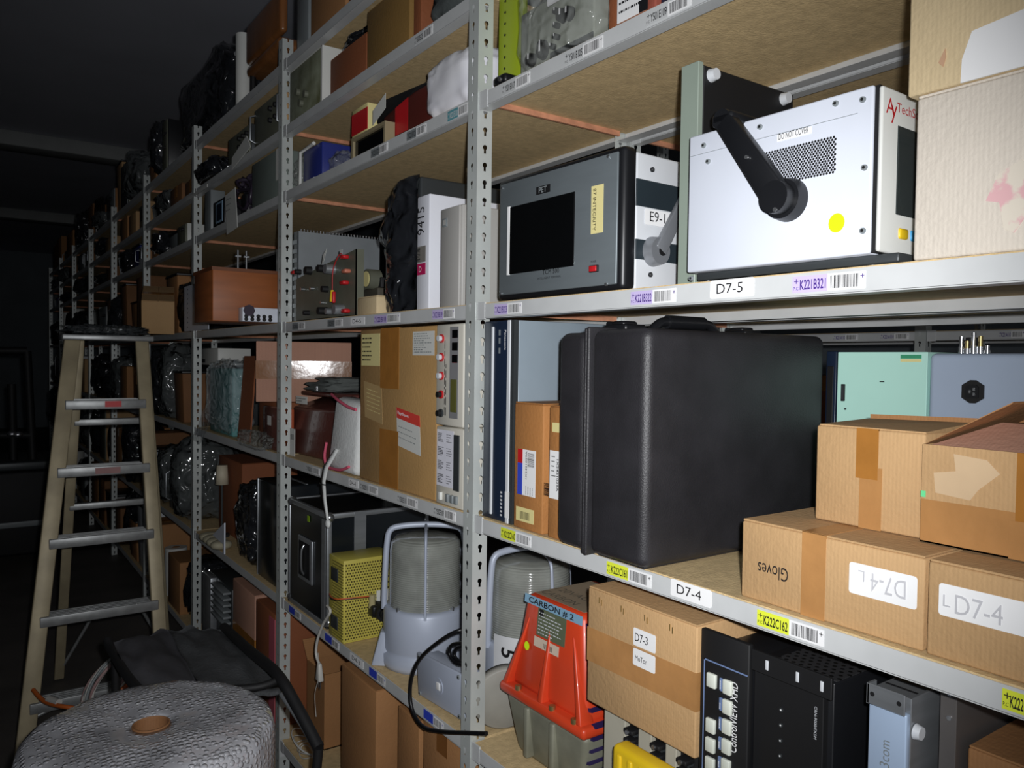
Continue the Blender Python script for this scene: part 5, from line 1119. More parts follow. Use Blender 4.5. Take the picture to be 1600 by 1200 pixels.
mb = MB(); mb.hexa([(-w*.62, -.004, h*.50), (w*.05, -.004, h*.66), (w*.05, .28, h*.70), (-w*.62, .28, h*.60), (-w*.55, .0, h*.86), (w*.40, .0, h*.74), (w*.40, .28, h*1.02), (-w*.55, .28, h*1.02)], BLKM, .006); mb.build('lid', r)
mb = MB(); mb.patch((-w*.22, -.0006, h*.16), XD, ZD, w*.26, h*.50, RED); mb.build('red_patch', r)
mb = MB(); mb.patch((-w*.60, -.016, h*.46), Vector((1, 0, .35)).normalized(), ZD, w*.30, h*.24, WGREY); mb.build('paper_label', r)
s = slot('cloth_bundle', 'white plastic bag bundle stuffed under the shelf, against the left side of the post', 'bag', 652, 738, 56, 'Y', .004, um=730); w, h = s.w, min(s.h, LV['Z']-TOP['Y']-.010)
mb = MB(); BAGP = crinkle('white_bag_plastic', (240, 240, 250), .35, 1.0, 9, .5, .03)
mb.blob((0, .12, h*.5), (w*.5, .12, h*.54), BAGP, .05, 4, 1.8, .5, 64, 44, crease=.07); mb.build('bag', s.r)
# ============================ second bay, shelf Z and W ============================
s = slot('old_instrument', 'pale green-white dusty instrument with a white top, beside the second post near the top', 'instrument', 453, 504, 92, 'Z', .012, um=480); w, h = s.w, s.h; r = s.r
OLD = mat('dusty_pale_green', (150, 156, 134), .6, 0, rgb2=(96, 98, 70), vs=14); mb = MB(); mb.box(-w/2, w/2, 0, .24, 0, h, OLD, .003); mb.build('cabinet', r)
mb = MB(); mb.box(w/2-.012, w/2+.001, -.002, .24, 0, h+.002, WGREY); mb.box(-w/2, w/2, -.002, .24, h, h+.002, WGREY); mb.build('white_edge', r)
for k, (x, z) in enumerate(((-.2, .5), (.05, .35), (-.1, .25))): mb = MB(); mb.cyl((x*w, 0, z*h), (x*w, -.012, z*h), .012, DRAB, n=16); mb.build('knob', r)
s = slot('cardboard_carton', 'dark brown carton beside the pale green instrument, second shelf from the top', 'box', 516, 572, 80, 'Z', .03, um=560); s.h = .13; carton(s, .28, CARD5, None); ct2 = s
s = slot('wrapped_equipment', 'dark shiny film-wrapped lump lying on the dark brown carton near the top', 'equipment', 522, 578, 30, 'Z', .04, um=550, z=ct2.z+ct2.h); hh = LV['W']-s.z-.01; mb = MB(); mb.blob((0, .10, hh*.5), (s.w*.5, .10, hh*.5), FILMK, .22, 12, 3, .8, 40, 26, crease=.15); mb.build('wrapping', s.r)
s = slot('cardboard_carton', 'olive-brown carton in the middle of the second shelf from the top', 'box', 574, 640, -20, 'Z', .02, um=620); s.h = min(s.h, LV['W']-TOP['Z']-.012); carton(s, .30, cardboard('olive_card', (136, 104, 52)), None)
s = slot('cardboard_carton', 'narrow reddish carton right of the olive-brown carton near the top', 'box', 646, 658, -10, 'Z', .03, um=650); s.h = .15; carton(s, .28, CARD5, None)
s = slot('canvas_bag', 'dark grey-green bag with a black ring, top shelf beside the tall post', 'bag', 660, 742, -10, 'Z', .02, um=700); s.h = .15; mb = MB(); mb.blob((0, .11, s.h*.5), (s.w*.5, .11, s.h*.5), mat('slate_canvas', (86, 92, 92), .7, bump=.4, bs=60), .12, 14, 2.5, .6, crease=.1); mb.build('bag', s.r)
mb = MB(); mb.tube([(s.w*.30+.03*math.cos(a*.524), -.008, .06+.028*math.sin(a*.524)) for a in range(12)], .006, BLKM, 8, closed=True); mb.build('ring', s.r)
for i, (u0, u1, m, nm, lab) in enumerate(((464, 482, MGREY, 'storage_bin', 'grey bin on the very top shelf above the second post'), (486, 540, CARD2, 'cardboard_carton', 'brown carton on the very top shelf, right of the grey bin'), (545, 640, CARD5, 'cardboard_carton', 'dark brown carton at the top edge of the picture, on the top shelf'))):
    s = slot(nm, lab, 'box', u0, u1, -60, 'W', .03, um=500); s.h = .22+.03*i; carton(s, .30, m, None) if i else (MB().box(-s.w/2, s.w/2, 0, .3, 0, s.h, m, .006).build('bin', s.r), MB().box(-s.w/2-.004, s.w/2+.004, -.004, .304, s.h, s.h+.014, DGREY, .004).build('lid', s.r))
# ============================ third bay: what can be made out ============================
def south_box(name, label, cat, u0, u1, v0, v1, y, d, m, z=None, det=None):
    """box whose visible face looks up the aisle (towards the camera side), photo rectangle at distance y"""
    xa = pt(u0, v1, 1, y).x; xb = pt(u1, v1, 1, y).x; zt = pt((u0+u1)/2, v0, 1, y).z; zb = pt((u0+u1)/2, v1, 1, y).z if z is None else z
    s = Slot(); s.w = xb-xa; s.h = zt-zb; s.d = d; s.z = zb; s.r = thing(name, label, cat, ((xa+xb)/2, y, zb), 0)
    if m: MB().box(-s.w/2, s.w/2, 0, d, 0, s.h, m, .003).build('box_body', s.r)
    return s
s = south_box('wooden_box', 'orange-brown wooden box with metal stands on it, behind the second post', 'box', 332, 434, 420, 500, 2.80, .26, mat('orange_brown_wood', (150, 86, 44), .5, 0, var=.18, vs=4, stretch=(1, 1, 8)), z=TOP['A'])
wbz = s.z+s.h
mb = MB(); mb.box(-s.w/2-.003, s.w/2+.003, -.003, .263, s.h-.012, s.h, mat('dark_wood_lid', (110, 62, 32), .5)); mb.build('lid', s.r)
r = thing('metal_stand_set', 'pair of thin shiny metal stands on top of the orange-brown wooden box', 'stand', (s.r.location.x+.02, 2.90, wbz+.001), 0)
for k, x in enumerate((-.02, .01)): MB().cyl((x, 0, 0), (x, 0, .075), .004, STEEL, n=8).box(x-.010, x+.010, -.01, .01, 0, .004, STEEL).box(x-.010, x+.010, -.006, .006, .05, .056, ALU).build('stand', r)
s = south_box('power_supply', 'white box with rows of round vent holes in front of the wooden box', 'equipment', 379, 434, 481, 513, 2.74, .05, None, z=TOP['A']); w, h = s.w, s.h
MB().box(-w/2, w/2, 0, .05, 0, h, DIRTW, .002).build('cabinet', s.r)
for i in range(5):
    for j in range(2): MB().cyl((-w*.40+i*w*.17, .001, h*(.16+.22*j)), (-w*.40+i*w*.17, -.001, h*(.16+.22*j)), .007, BLKM, n=14).build('vent_hole', s.r)
mb = MB(); mb.cyl((-w*.32, .001, h*.78), (-w*.32, -.003, h*.78), .020, mat('purple_black', (44, 30, 48), .5), n=8); mb.build('inlet', s.r)
s = slot('metal_channel', 'white perforated metal channel standing on edge across the third post', 'panel', 288, 326, 445, 'A', -.012, um=300); w, h = s.w, s.h; r = s.r
mb = MB(); mb.box(-w/2, -w/2+.004, 0, .007, 0, h, NAVY); mb.box(-w/2+.004, w/2, -.001, .002, 0, h, DIRTW); mb.build('panel', r)
for k in range(9): MB().cyl((-w*.34, -.001, .02+k*h/9.6), (-w*.34, -.0022, .02+k*h/9.6), .004, BLKM, n=8).build('hole', r)
mb = MB(); mb.box(-w*.1, w*.1, -.002, .007, h-.002, h, DIRTW); mb.build('top_lip', r)
# shelf B
s = slot('white_instrument', 'dirty white lettered instrument at the back of the fifth shelf, behind the teal bag', 'instrument', 305, 345, 548, 'B', .10, um=330, z=TOP['B']+.30); 
MB().box(-.15, .20, 0, .16, 0, .085, WGREY, .004).build('cabinet', s.r); MB().box(-.10, -.04, -.002, .001, .012, .03, INK).build('slot', s.r)
s2 = wbox('storage_crate', 'dark crate carrying the dirty white lettered instrument', 'crate', F+.10, min(3.955, s.r.location.y+.20), s.r.location.y-.20, TOP['B'], .30, .298); MB().box(-s2.w/2, s2.w/2, 0, .30, 0, .298, DGREY, .006).build('crate', s2.r); MB().box(-s2.w/2+.03, s2.w/2-.03, -.002, .001, .22, .25, BLKM).build('hand_slot', s2.r)
s = slot('bagged_teal_unit', 'teal unit inside shiny clear plastic, hanging over the third shelf edge by the post', 'equipment', 318, 362, 575, 'B', .0, um=340); w, h = s.w, s.h; r = s.r
MB().box(-w*.42, w*.36, .02, .09, 0, h, mat('teal_enamel', (96, 150, 150), .4), .008).build('cabinet', r)
mb = MB(); mb.blob((0, .055, h*.58), (w*.5, .065, h*.54), crinkle('bag_film_glossy', (200, 210, 214), .07, .3, 20, 1, .04), .18, 21, 3, .55, 44, 30, flat=False, crease=.1); mb.build('plastic_bag', r)
mb = MB(); mb.add([(-w*.5, .0, h*.35), (-w*.1, -.01, h*.2), (-w*.45, -.02, -h*.22), (-w*.85, -.02, -h*.18), (-w*.62, -.012, h*.05)], [[0, 1, 2, 4], [4, 2, 3]], MATS['bag_film_glossy']); mb.build('bag_tail', r)
s = slot('cardboard_sheet', 'brown cardboard sheet leaning upright, right of the bagged teal unit', 'cardboard', 368, 390, 556, 'B', .02, um=380); w, h = s.w, s.h; r = s.r
mb = MB(); mb.hexa([(-w*.35, 0, 0), (w*.5, 0, 0), (w*.5, .006, 0), (-w*.35, .006, 0), (-w*.4, .03, h), (w*.4, .03, h), (w*.4, .036, h), (-w*.4, .036, h)], CARD5); mb.build('sheet', r)
s = slot('plastic_bag', 'grey crumpled plastic spread on the shelf below the cardboard sheet', 'bag', 366, 406, 650, 'B', -.05, um=400); mb = MB(); mb.blob((0, .03, .032), (s.w*.5, .032, .033), FILMD, .3, 31, 3, .7, crease=.15); mb.build('bag', s.r)
s = wbox('leather_case', 'second maroon case, just left of the second post under the glare carton', 'case', F+.014, 2.97, 2.80, TOP['B'], .02, .16); MB().box(-s.w/2, s.w/2, 0, .02, 0, .16, MAR, .006).build('case_body', s.r); MB().patch((-.03, 0, .09), XD, ZD, .04, .035, WGREY).build('paper_tag', s.r)
# shelf C
s = slot('dark_case', 'tall black case filling the sixth shelf, immediately left of the second post', 'case', 402, 436, 752, 'C', .02, um=415); w, h = s.w, min(s.h, LV['B']-TOP['C']-.03); MB().box(-w/2, w/2, 0, .3, 0, h, FCB, .006).build('case_body', s.r); MB().box(-w/2-.001, -w/2+.010, -.002, .3, 0, h, ALU, .002).build('edge_rail', s.r); MB().box(-w/2, w/2, .1, .108, h, h+.003, ALU).build('lid_seam', s.r)
s = slot('wrapped_equipment', 'tall black plastic-wrapped bundle with white glints, sixth shelf left of the black case', 'equipment', 360, 390, 758, 'C', .0, um=380); w, h = s.w, min(s.h, LV['B']-TOP['C']-.02); mb = MB(); mb.blob((0, .12, h*.5), (w*.5, .12, h*.5), FILMK, .15, 41, 3, .55, 44, 34, crease=.12); mb.build('wrapping', s.r)
s = slot('cardboard_carton', 'plain brown carton at the back of the sixth shelf behind the cream lamp shade', 'box', 342, 378, 712, 'C', .12, um=345); s.h = min(s.h, LV['B']-TOP['C']-.02); carton(s, .26, CARD5, None); bk = s
s = slot('table_lamp', 'small cream shaded lamp on the sixth shelf by the third post', 'lamp', 322, 345, 728, 'C', .04, um=334); w, h = s.w, s.h; MB().lathe([(.001, h-.09), (.030, h-.09), (.024, h), (.001, h)], mat('cream_shade', (210, 200, 176), .6), 24, (0, .04, 0)).build('lamp_shade', s.r); MB().cyl((0, .04, 0), (0, .04, h-.085), .005, DGREY).build('stem', s.r); MB().cyl((0, .04, 0), (0, .04, .012), .035, DGREY).build('base', s.r)
s = slot('white_wedge', 'small white triangular offcut leaning by the third post on the sixth shelf', 'panel', 332, 350, 812, 'C', -.004, um=342); w, h = s.w, s.h; MB().prism([(-w/2, h*.35), (w/2, h), (w/2, h*.3), (w/2, 0), (w*.4, 0), (w*.4, h*.3)], (0, .006), DIRTW).build('panel', s.r)
s = slot('egg_carton_pad', 'cream moulded packing pad on the sixth shelf by the third post', 'packaging', 310, 334, 875, 'C', -.03, um=340); w, h = s.w, s.h; mb = MB()
for i in range(4): mb.blob((-w*.36+i*w*.24, .04, max(.02, h*.5)), (w*.14, .045, max(.02, h*.5)), mat('cream_moulding', (170, 164, 140), .7), .08, i, 2, .8, 18, 12)
mb.build('pad', s.r)
# shelf D and floor stuff
s = slot('cardboard_carton', 'pinkish-brown carton under the sixth shelf, left of the second post', 'box', 364, 398, 908, 'D', .03, um=370); s.h = min(s.h, LV['C']-TOP['D']-.015); carton(s, .3, CARDP, TAPE, vert=False)
s = slot('cardboard_carton', 'dark brown carton with a pink edge, bottom shelf at the foot of the second post', 'box', 400, 430, 948, 'D', .01, um=415); s.h = min(s.h, LV['C']-TOP['D']-.03); carton(s, .3, CARD5, None); MB().box(s.w*.22, s.w*.5, -.002, .001, 0, s.h-.02, mat('pink_board', (190, 96, 110), .6)).build('pink_edge', s.r)
s = slot('heat_sink_block', 'grey finned heat sink block standing under the sixth shelf by the third post', 'equipment', 316, 351, 905, 'D', .0, um=330); w, h = s.w, min(s.h, LV['C']-TOP['D']-.02); MB().box(-w/2, w/2, .03, .2, 0, h, DGREY, .003).build('block', s.r); MB().box(-w/2, -w*.12, 0, .03, 0, h, ALU, .003).build('face_plate', s.r)
for k in range(6): MB().box(-w*.06, w*.48, -.004, .03, h*.97-k*h*.075-.010, h*.97-k*h*.075, MGREY, .002).build('fin', s.r)
# shelf Y
s = slot('paper_tag', 'hanging white paper tag with faint writing below the cable bundle', 'tag', 350, 371, 300, 'Y', -.02, um=360); w, h = s.w, s.h
s.r.matrix_basis = Matrix.Translation((F-.02, s.r.location.y, TOP['Y'])) @ Matrix.Rotation(-math.pi/2, 4, 'Z')
zt = pt(360, 300, 0, F-.02).z-TOP['Y']; zl = pt(360, 364, 0, F-.02).z-TOP['Y']
mb = MB(); mb.hexa([(-w*.3, 0, zl), (w*.5, 0, zl+.01), (w*.5, .002, zl+.01), (-w*.3, .002, zl), (-w*.5, .004, zt), (w*.25, .004, zt+.01), (w*.25, .006, zt+.01), (-w*.5, .006, zt)], WGREY); mb.scribble((-w*.3, -.002, zl+(zt-zl)*.5), XD, ZD, w*.5, (zt-zl)*.4, MGREY, 3, 3, th=.004); mb.build('tag', s.r)
s = slot('handset_unit', 'small black unit with a pale blue-edged window beside the hanging tag', 'equipment', 333, 350, 322, 'Y', .004, um=342); w = s.w
zt = pt(342, 322, 0, F).z; zl = TOP['A']; zt = TOP['A']+.11; r = s.r
MB().box(-w/2, w/2, 0, .12, 0, zt-TOP['A'], BLACK, .004).build('case_body', r); MB().box(-w*.2, w*.4, -.002, .001, zl-TOP['A']+.01, zt-TOP['A']-.012, mat('pale_blue_edge', (150, 180, 205), .4)).build('window_edge', r); MB().box(-w*.12, w*.32, -.003, .0, zl-TOP['A']+.018, zt-TOP['A']-.020, NAVY).build('window', r)
s = slot('cable_bundle', 'tangle of dark purple-black cables spilling over the shelf by the third post', 'cable', 354, 392, 245, 'Y', .0, um=360); rr = random.Random(3); mb = MB()
for k in range(7):
    P = [(rr.uniform(-.5, .5)*s.w*.8, rr.uniform(0, .1)+.008, rr.uniform(.0, .9)*.16+.020) for _ in range(7)]; mb.tube(P, .008, mat('purple_black_cable', (52, 44, 58), .35), 6)
mb.build('cable', s.r); MB().box(-.03, .03, .02, .10, 0, .09, BLACK, .01).build('plug_block', s.r)
s = slot('ivory_card', 'pale square card standing across the third post above the cable tangle', 'card', 291, 324, 268, 'Y', -.012, um=305); w = s.w; zt = min(s.h, .2); zl = pt(305, 305, 0, F-.012).z-TOP['Y']
MB().box(-w/2, w/2, -.001, .002, max(0, zl), zt, WGREY).build('card', s.r); MB().box(w*.22, w*.48, .016, .08, 0, max(.03, zt-.02), MGREY, .004).build('support_box', s.r)
s = slot('paper_tag', 'pale folded paper tag on the second shelf from top, third bay', 'tag', 362, 391, 222, 'Y', -.01, um=380, z=pt(375, 256, 0, F-.01).z); w, h = s.w, s.h; mb = MB(); mb.hexa([(-w*.5, 0, 0), (w*.5, 0, h*.5), (w*.5, .003, h*.5), (-w*.5, .003, 0), (-w*.5, .0, h*.6), (w*.3, .0, h*1.2), (w*.3, .003, h*1.2), (-w*.5, .003, h*.6)], WGREY); mb.build('tag', s.r)
s = slot('grey_green_cabinet', 'grey-green cabinet with a white strip beside the second post, third shelf down', 'equipment', 394, 436, 248, 'Y', .01, um=410); w, h = s.w, min(s.h, LV['Z']-TOP['Y']-.015); MB().box(-w/2, w/2, 0, .28, 0, h, mat('grey_green_case', (112, 122, 116), .5), .003).build('cabinet', s.r); MB().box(w/2-.03, w/2-.006, -.002, .001, h*.35, h, WGREY).build('white_strip', s.r)
# shelf W (top)
s = slot('wrapped_equipment', 'bulky black plastic-wrapped thing sitting on the top shelf against the ceiling', 'equipment', 274, 350, 104, 'W', .05, um=300); w, h = s.w, s.h
mb = MB(); mb.blob((0, .16, h*.5), (w*.5, .17, h*.52), FILMK, .14, 51, 2.6, .5, 50, 34, crease=.12); mb.build('wrapping', s.r)
s = slot('cardboard_tube', 'pale upright cardboard tube beside the black wrapped thing on the top shelf', 'tube', 352, 372, 50, 'W', .0, um=362); w, h = s.w, s.h; MB().cyl((0, .05, 0), (0, .05, h), .032, WGREY, n=24).build('tube', s.r); MB().cyl((-.0, .05, h*.85), (-.10, .05, h*.85), .012, LGREY).build('side_handle', s.r)
s = slot('wooden_stool', 'varnished brown wooden seat-like stool on the top shelf left of the second post', 'stool', 384, 438, 12, 'W', .02, um=410); w, h = s.w, s.h; WOOD = mat('varnished_wood', (132, 84, 46), .3, 0, var=.2, vs=4, stretch=(8, 1, 1), coat=.3)
MB().box(-w/2, w/2, 0, .03, h*.48, h, WOOD, .015, 3).build('backrest', s.r); MB().box(-w*.5, w*.45, 0, .25, h*.30, h*.46, WOOD, .02, 3).build('seat', s.r)
for a in (-w*.42, w*.38):
    for b in (.02, .22): MB().cyl((a, b, 0), (a, b, h*.32), .012, BLKM).build('leg', s.r)
# ============================ dim stock further down the aisle ============================
SH = {'W': 'top shelf', 'Z': 'second shelf down', 'Y': 'third shelf down', 'A': 'fourth shelf down', 'B': 'fifth shelf down', 'C': 'sixth shelf down', 'D': 'bottom shelf'}
BAYN = ['', '', 'third', 'fourth', 'fifth', 'sixth', 'seventh', 'eighth', 'ninth']
KINDS = [('cardboard_carton', 'box'), ('instrument', 'instrument'), ('storage_bin', 'bin'), ('wrapped_equipment', 'equipment'), ('cable_coil', 'cable'), ('paper_roll', 'roll')]
CM = {'brown': CARD2, 'dark brown': CARD4, 'tan': CARD, 'grey': MGREY, 'black': BLACK, 'pale grey': LGREY, 'dark grey': DGREY, 'drab green': DRAB, 'blue': MATS['deep_blue_enamel'], 'white': WGREY}
def clutter(bay, lv, rr, items, ystart=None, yend=None):
    y0 = PY[bay]+.05 if ystart is None else ystart; y1 = PY[bay+1]-.03 if yend is None else yend
    gaps = {'D': LV['C'], 'C': LV['B'], 'B': LV['A'], 'A': LV['Y'], 'Y': LV['Z'], 'Z': LV['W'], 'W': 3.1}[lv]
    H = gaps-TOP[lv]-.02
    n = items; step = (y1-y0)/n
    for i in range(n):
        k, cat = KINDS[rr.choices(range(6), (5, 3, 2, 5, 1, 1))[0]]
        w = step*rr.uniform(.74, .96); h = H*rr.uniform(.5, .97); d = rr.uniform(.2, .36); yb = y0+i*step+rr.uniform(0, step-w)*.5
        if lv == 'W': h = rr.uniform(.12, .38)
        x = F+(rr.uniform(.0, .04) if k != 'wrapped_equipment' else -rr.uniform(.01, .05)) if lv not in 'D' else F+.01
        pos = ('nearer', 'farther')[i] if n == 2 else ('nearest', 'middle', 'farthest')[i] if n == 3 else ('nearest', 'second', 'third', 'farthest')[i]
        col = rr.choice(list(CM)) if k in ('instrument', 'storage_bin') else rr.choice(('brown', 'dark brown', 'tan', 'brown')) if k == 'cardboard_carton' else {'wrapped_equipment': 'dark', 'cable_coil': 'black', 'paper_roll': 'white'}[k]
        noun = {'cardboard_carton': 'carton', 'instrument': 'instrument', 'storage_bin': 'bin', 'wrapped_equipment': 'plastic-wrapped bundle', 'cable_coil': 'coil of cable', 'paper_roll': 'upright roll'}[k]
        s = wbox(k, '%s %s, %s thing on the %s of the %s bay' % (col, noun, pos, SH[lv], BAYN[bay]), cat, x, yb+w, yb, TOP[lv], d, h)
        r = s.r
        if k == 'cardboard_carton': s.h = h; carton(s, d, CM[col], TAPE if rr.random() < .5 else None)
        elif k == 'instrument': instrument(s, d, CM[col], rr.choice((MGREY, LGREY, DGREY, DRAB)), rr.choice((2, 3, 5)), rr.random() < .6, i, rr.random() < .4)
        elif k == 'storage_bin':
            MB().hexa([(-w*.45, .01, 0), (w*.45, .01, 0), (w*.45, d-.01, 0), (-w*.45, d-.01, 0), (-w/2, 0, h-.012), (w/2, 0, h-.012), (w/2, d, h-.012), (-w/2, d, h-.012)], CM[col], .006).build('bin', r); MB().box(-w/2-.004, w/2+.004, -.004, d+.004, h-.012, h, BLACK, .003).build('lid', r)
        elif k == 'wrapped_equipment': mb = MB(); mb.blob((0, d/2, h*.5), (w*.5, d/2, h*.52), rr.choice((FILMK, FILMK, crinkle('grey_film_wrap', (84, 88, 88), .1, 1.0, 20, 1, .035))), .2, rr.randint(0, 99), 3, .6, 26, 18, crease=.12); mb.build('wrapping', r)
        elif k == 'cable_coil':
            R = min(w, h)*.42
            for q in range(4): MB().tube([(R*(1+.06*q)*math.cos(a*.52), .02+.012*q, R*1.25+R*(1+.06*q)*math.sin(a*.52)) for a in range(12)], .006, CABLE, 5, closed=True).build('loop', r)
            MB().box(-.012, .012, .01, .07, R*.1, R*.5, WCABLE, .003).build('tie', r)
        else: q = min(w*.45, .06); MB().cyl((0, q+.01, 0), (0, q+.01, h), q, WGREY, n=20).build('roll', r); MB().cyl((0, q+.01, h), (0, q+.01, h+.0015), q*.35, CARD2, n=14).build('core', r)
rr = random.Random(11)
for lv, n, ys, ye in (('Z', 3, None, None), ('Y', 1, 3.40, 3.62), ('A', 1, 3.30, 3.60), ('W', 1, 3.70, 3.94)): pass
clutter(2, 'Z', rr, 3)
for bay in range(3, 9):
    for lv in ('W', 'Z', 'Y', 'A', 'B', 'C', 'D'):
        n = 4 if bay < 5 else 3 if bay < 7 else 2
        clutter(bay, lv, rr, n, PY[3]+{'W': .72, 'Y': .25, 'B': .25, 'C': .15, 'A': .12}.get(lv, .05) if bay == 3 else None)
# tilted carton sticking out beyond the third post
s = wbox('cardboard_carton', 'tan carton tilted out of the fourth shelf, just beyond the third post', 'box', F-.16, 4.55, 4.22, 1.66, .15, .17)
s.r.matrix_basis = Matrix.Translation(s.r.location) @ Matrix.Rotation(-math.pi/2-.2, 4, 'Z') @ Matrix.Rotation(.3, 4, 'Y')
s.r.rotation_euler = s.r.matrix_basis.to_euler()
carton(s, .15, CARD, TAPE)
# ============================ stepladder ============================
yt = 3.62; L0 = pt(101, 531, 1, yt); R0 = pt(232, 531, 1, yt)
slope = .27
def onplane(u, v):      # point of the front rails' leaning plane
    d = _f+_r2*((u-800)/FPX)+_u2*((600-v)/FPX)
    # y = yt + slope*(z - L0.z)
    t = (yt+slope*(CAMZ-L0.z))/(d.y-slope*d.z); return CP+d*t
LF = [onplane(113, 531), onplane(91, 640), onplane(74, 800), onplane(36, 1190)]; RF = [onplane(221, 531), onplane(231, 700), onplane(240, 840), onplane(262, 1120)]
def extend(a, b, z): t = (z-a.z)/(b.z-a.z); return a+(b-a)*t
lb = extend(LF[0], LF[-1], .01); rb = extend(RF[0], RF[2], .01); lt, rt = LF[0], RF[0]
lad = thing('stepladder', 'paint-spattered wood-toned stepladder standing open in the aisle', 'ladder', ((lb.x+rb.x)/2, (lb.y+rt.y)/2+.3, 0), 0)
def rail(a, b, wx, wy, m, nm, parent):
    mb = MB(); P = []
    for p in (a, b):
        for sx, sy in ((-1, -1), (1, -1), (1, 1), (-1, 1)): P.append(Vector((p.x+sx*wx/2, p.y+sy*wy/2, p.z)))
    mb.hexa(P, m, .004); return mb.build(nm, parent, True)
rail(lb, lt, .058, .03, LADM, 'front_rail', lad); rail(rb, rt, .050, .03, LADM, 'front_rail', lad)
rlt = lt+Vector((.03, .06, -.0)); rrt = rt+Vector((.02, .06, 0))
q1 = pt(98, 960, 1, 4.02); q2_ = pt(258, 985, 1, 4.02); rlb = rlt+(q1-rlt)*((rlt.z-.01)/(rlt.z-q1.z)); rrb = rrt+(q2_-rrt)*((rrt.z-.01)/(rrt.z-q2_.z))
rail(rlb, rlt, .040, .025, LADM, 'rear_rail', lad); rail(rrb, rrt, .036, .025, LADM, 'rear_rail', lad)
def at_z(a, b, z): t = (z-a.z)/(b.z-a.z); return a+(b-a)*t
for i, v in enumerate((632, 735, 842, 958, 1085)):
    z = onplane(150, v).z; p = at_z(lb, lt, z); q = at_z(rb, rt, z)
    mb = MB(); mb.box(p.x+.0, q.x-.0, p.y-.022, p.y+.060, z-.019, z+.019, LADS, .003)
    for k in range(4): mb.box(p.x+.03, q.x-.03, p.y-.016+k*.018, p.y-.010+k*.018, z+.018, z+.022, LADS)
    mb.build('step', lad, True)
    if i == 0: MB().box(p.x+.14, p.x+.20, p.y-.0235, p.y-.021, z-.010, z+.014, RED).build('red_tape', lad, True)
    if i == 1: MB().box(p.x+.13, p.x+.22, p.y-.0235, p.y-.021, z-.012, z+.012, mat('worn_red_label', (150, 110, 108), .6)).build('worn_label', lad, True)
for v in (657, 790, 972):
    z = pt(160, v, 1, 3.85).z; p = at_z(rlb, rlt, z); q = at_z(rrb, rrt, z)
    MB().box(p.x, q.x, p.y-.014, p.y+.014, z-.014, z+.014, LADS, .003).build('rear_crossbar', lad, True)
z = pt(160, 972, 1, 3.85).z; p = at_z(rlb, rlt, z); q = at_z(rrb, rrt, z)
MB().tube([(p.x+.13, p.y, z), (p.x+.01, p.y+.06, z-.24)], .008, LADS, 6, smooth=False).build('brace', lad, True); MB().tube([(q.x-.10, q.y, z), (q.x-.0, q.y+.04, z-.20)], .008, LADS, 6, smooth=False).build('brace', lad, True)
z5 = onplane(110, 1085).z; p5 = at_z(lb, lt, z5)
MB().tube([(p5.x+.12, p5.y, z5-.02), (lb.x+.05, lb.y+.05, .2)], .008, LADS, 6, smooth=False).build('brace', lad, True)
MB().box(lt.x-.04, rt.x+.04, lt.y-.05, lt.y+.11, lt.z, lt.z+.022, LADS, .004).build('top_cap', lad, True)
# crinkled plastic on the ladder top
r = thing('plastic_bag', 'crinkled dark plastic sheet lying along the top of the stepladder', 'bag', ((lt.x+rt.x)/2, lt.y+.03, lt.z+.0235), 0)
mb = MB(); mb.blob((0, 0, .020), ((rt.x-lt.x)*.62, .07, .022), crinkle('smoky_film', (60, 64, 66), .07, .8, 45, 1, .03), .35, 61, 6, .8, 60, 16, crease=.3); mb.build('bag', r)
# ============================ bubble wrap roll ============================
cz = .76; ctr = pt(236, 1132, 2, cz+.0); 
edge = pt(408, 1135, 2, cz); 
dirv = Vector((math.cos(YAW), -math.sin(YAW), 0))
RR = .240
bc = Vector((ctr.x, ctr.y, 0))
r = thing('bubble_wrap_roll', 'big upright roll of bubble wrap with a cardboard core, in the lower left corner', 'bubble wrap', (bc.x, bc.y, 0), 0)
mb = MB(); n = 96; vs = []; rings = [(RR*.97, 0), (RR, .02)]+[(RR, .02+.07*k) for k in range(1, 10)]+[(RR*.995, cz-.035), (RR*.97, cz-.012), (RR*.90, cz)]+[(RR*(.90-.07*k), cz+.006*math.sin(k*.3)) for k in range(1, 11)]+[(.036, cz), (.036, .0)]
for r_, z_ in rings:
    for i in range(n):
        a = 2*math.pi*i/n; q = noise.noise(Vector((math.cos(a)*2, math.sin(a)*2, z_*4)))
        rr2 = r_*(1+.025*q) if r_ > .05 else r_; zz = z_+(.004*noise.noise(Vector((math.cos(a)*r_*14, math.sin(a)*r_*14, 3))) if z_ > cz-.03 and r_ > .04 else 0)
        vs.append((rr2*math.cos(a), rr2*math.sin(a), zz))
fs = [[j*n+i, j*n+(i+1) % n, (j+1)*n+(i+1) % n, (j+1)*n+i] for j in range(len(rings)-1) for i in range(n)]
mb.add(vs, fs, BUB, True); mb.build('wound_film', r)
mb = MB(); mb.lathe([(.0355, .002), (.0355, cz+.002), (.033, cz+.003), (.0325, cz), (.0325, .002)], CARD4, 32); mb.build('cardboard_core', r)
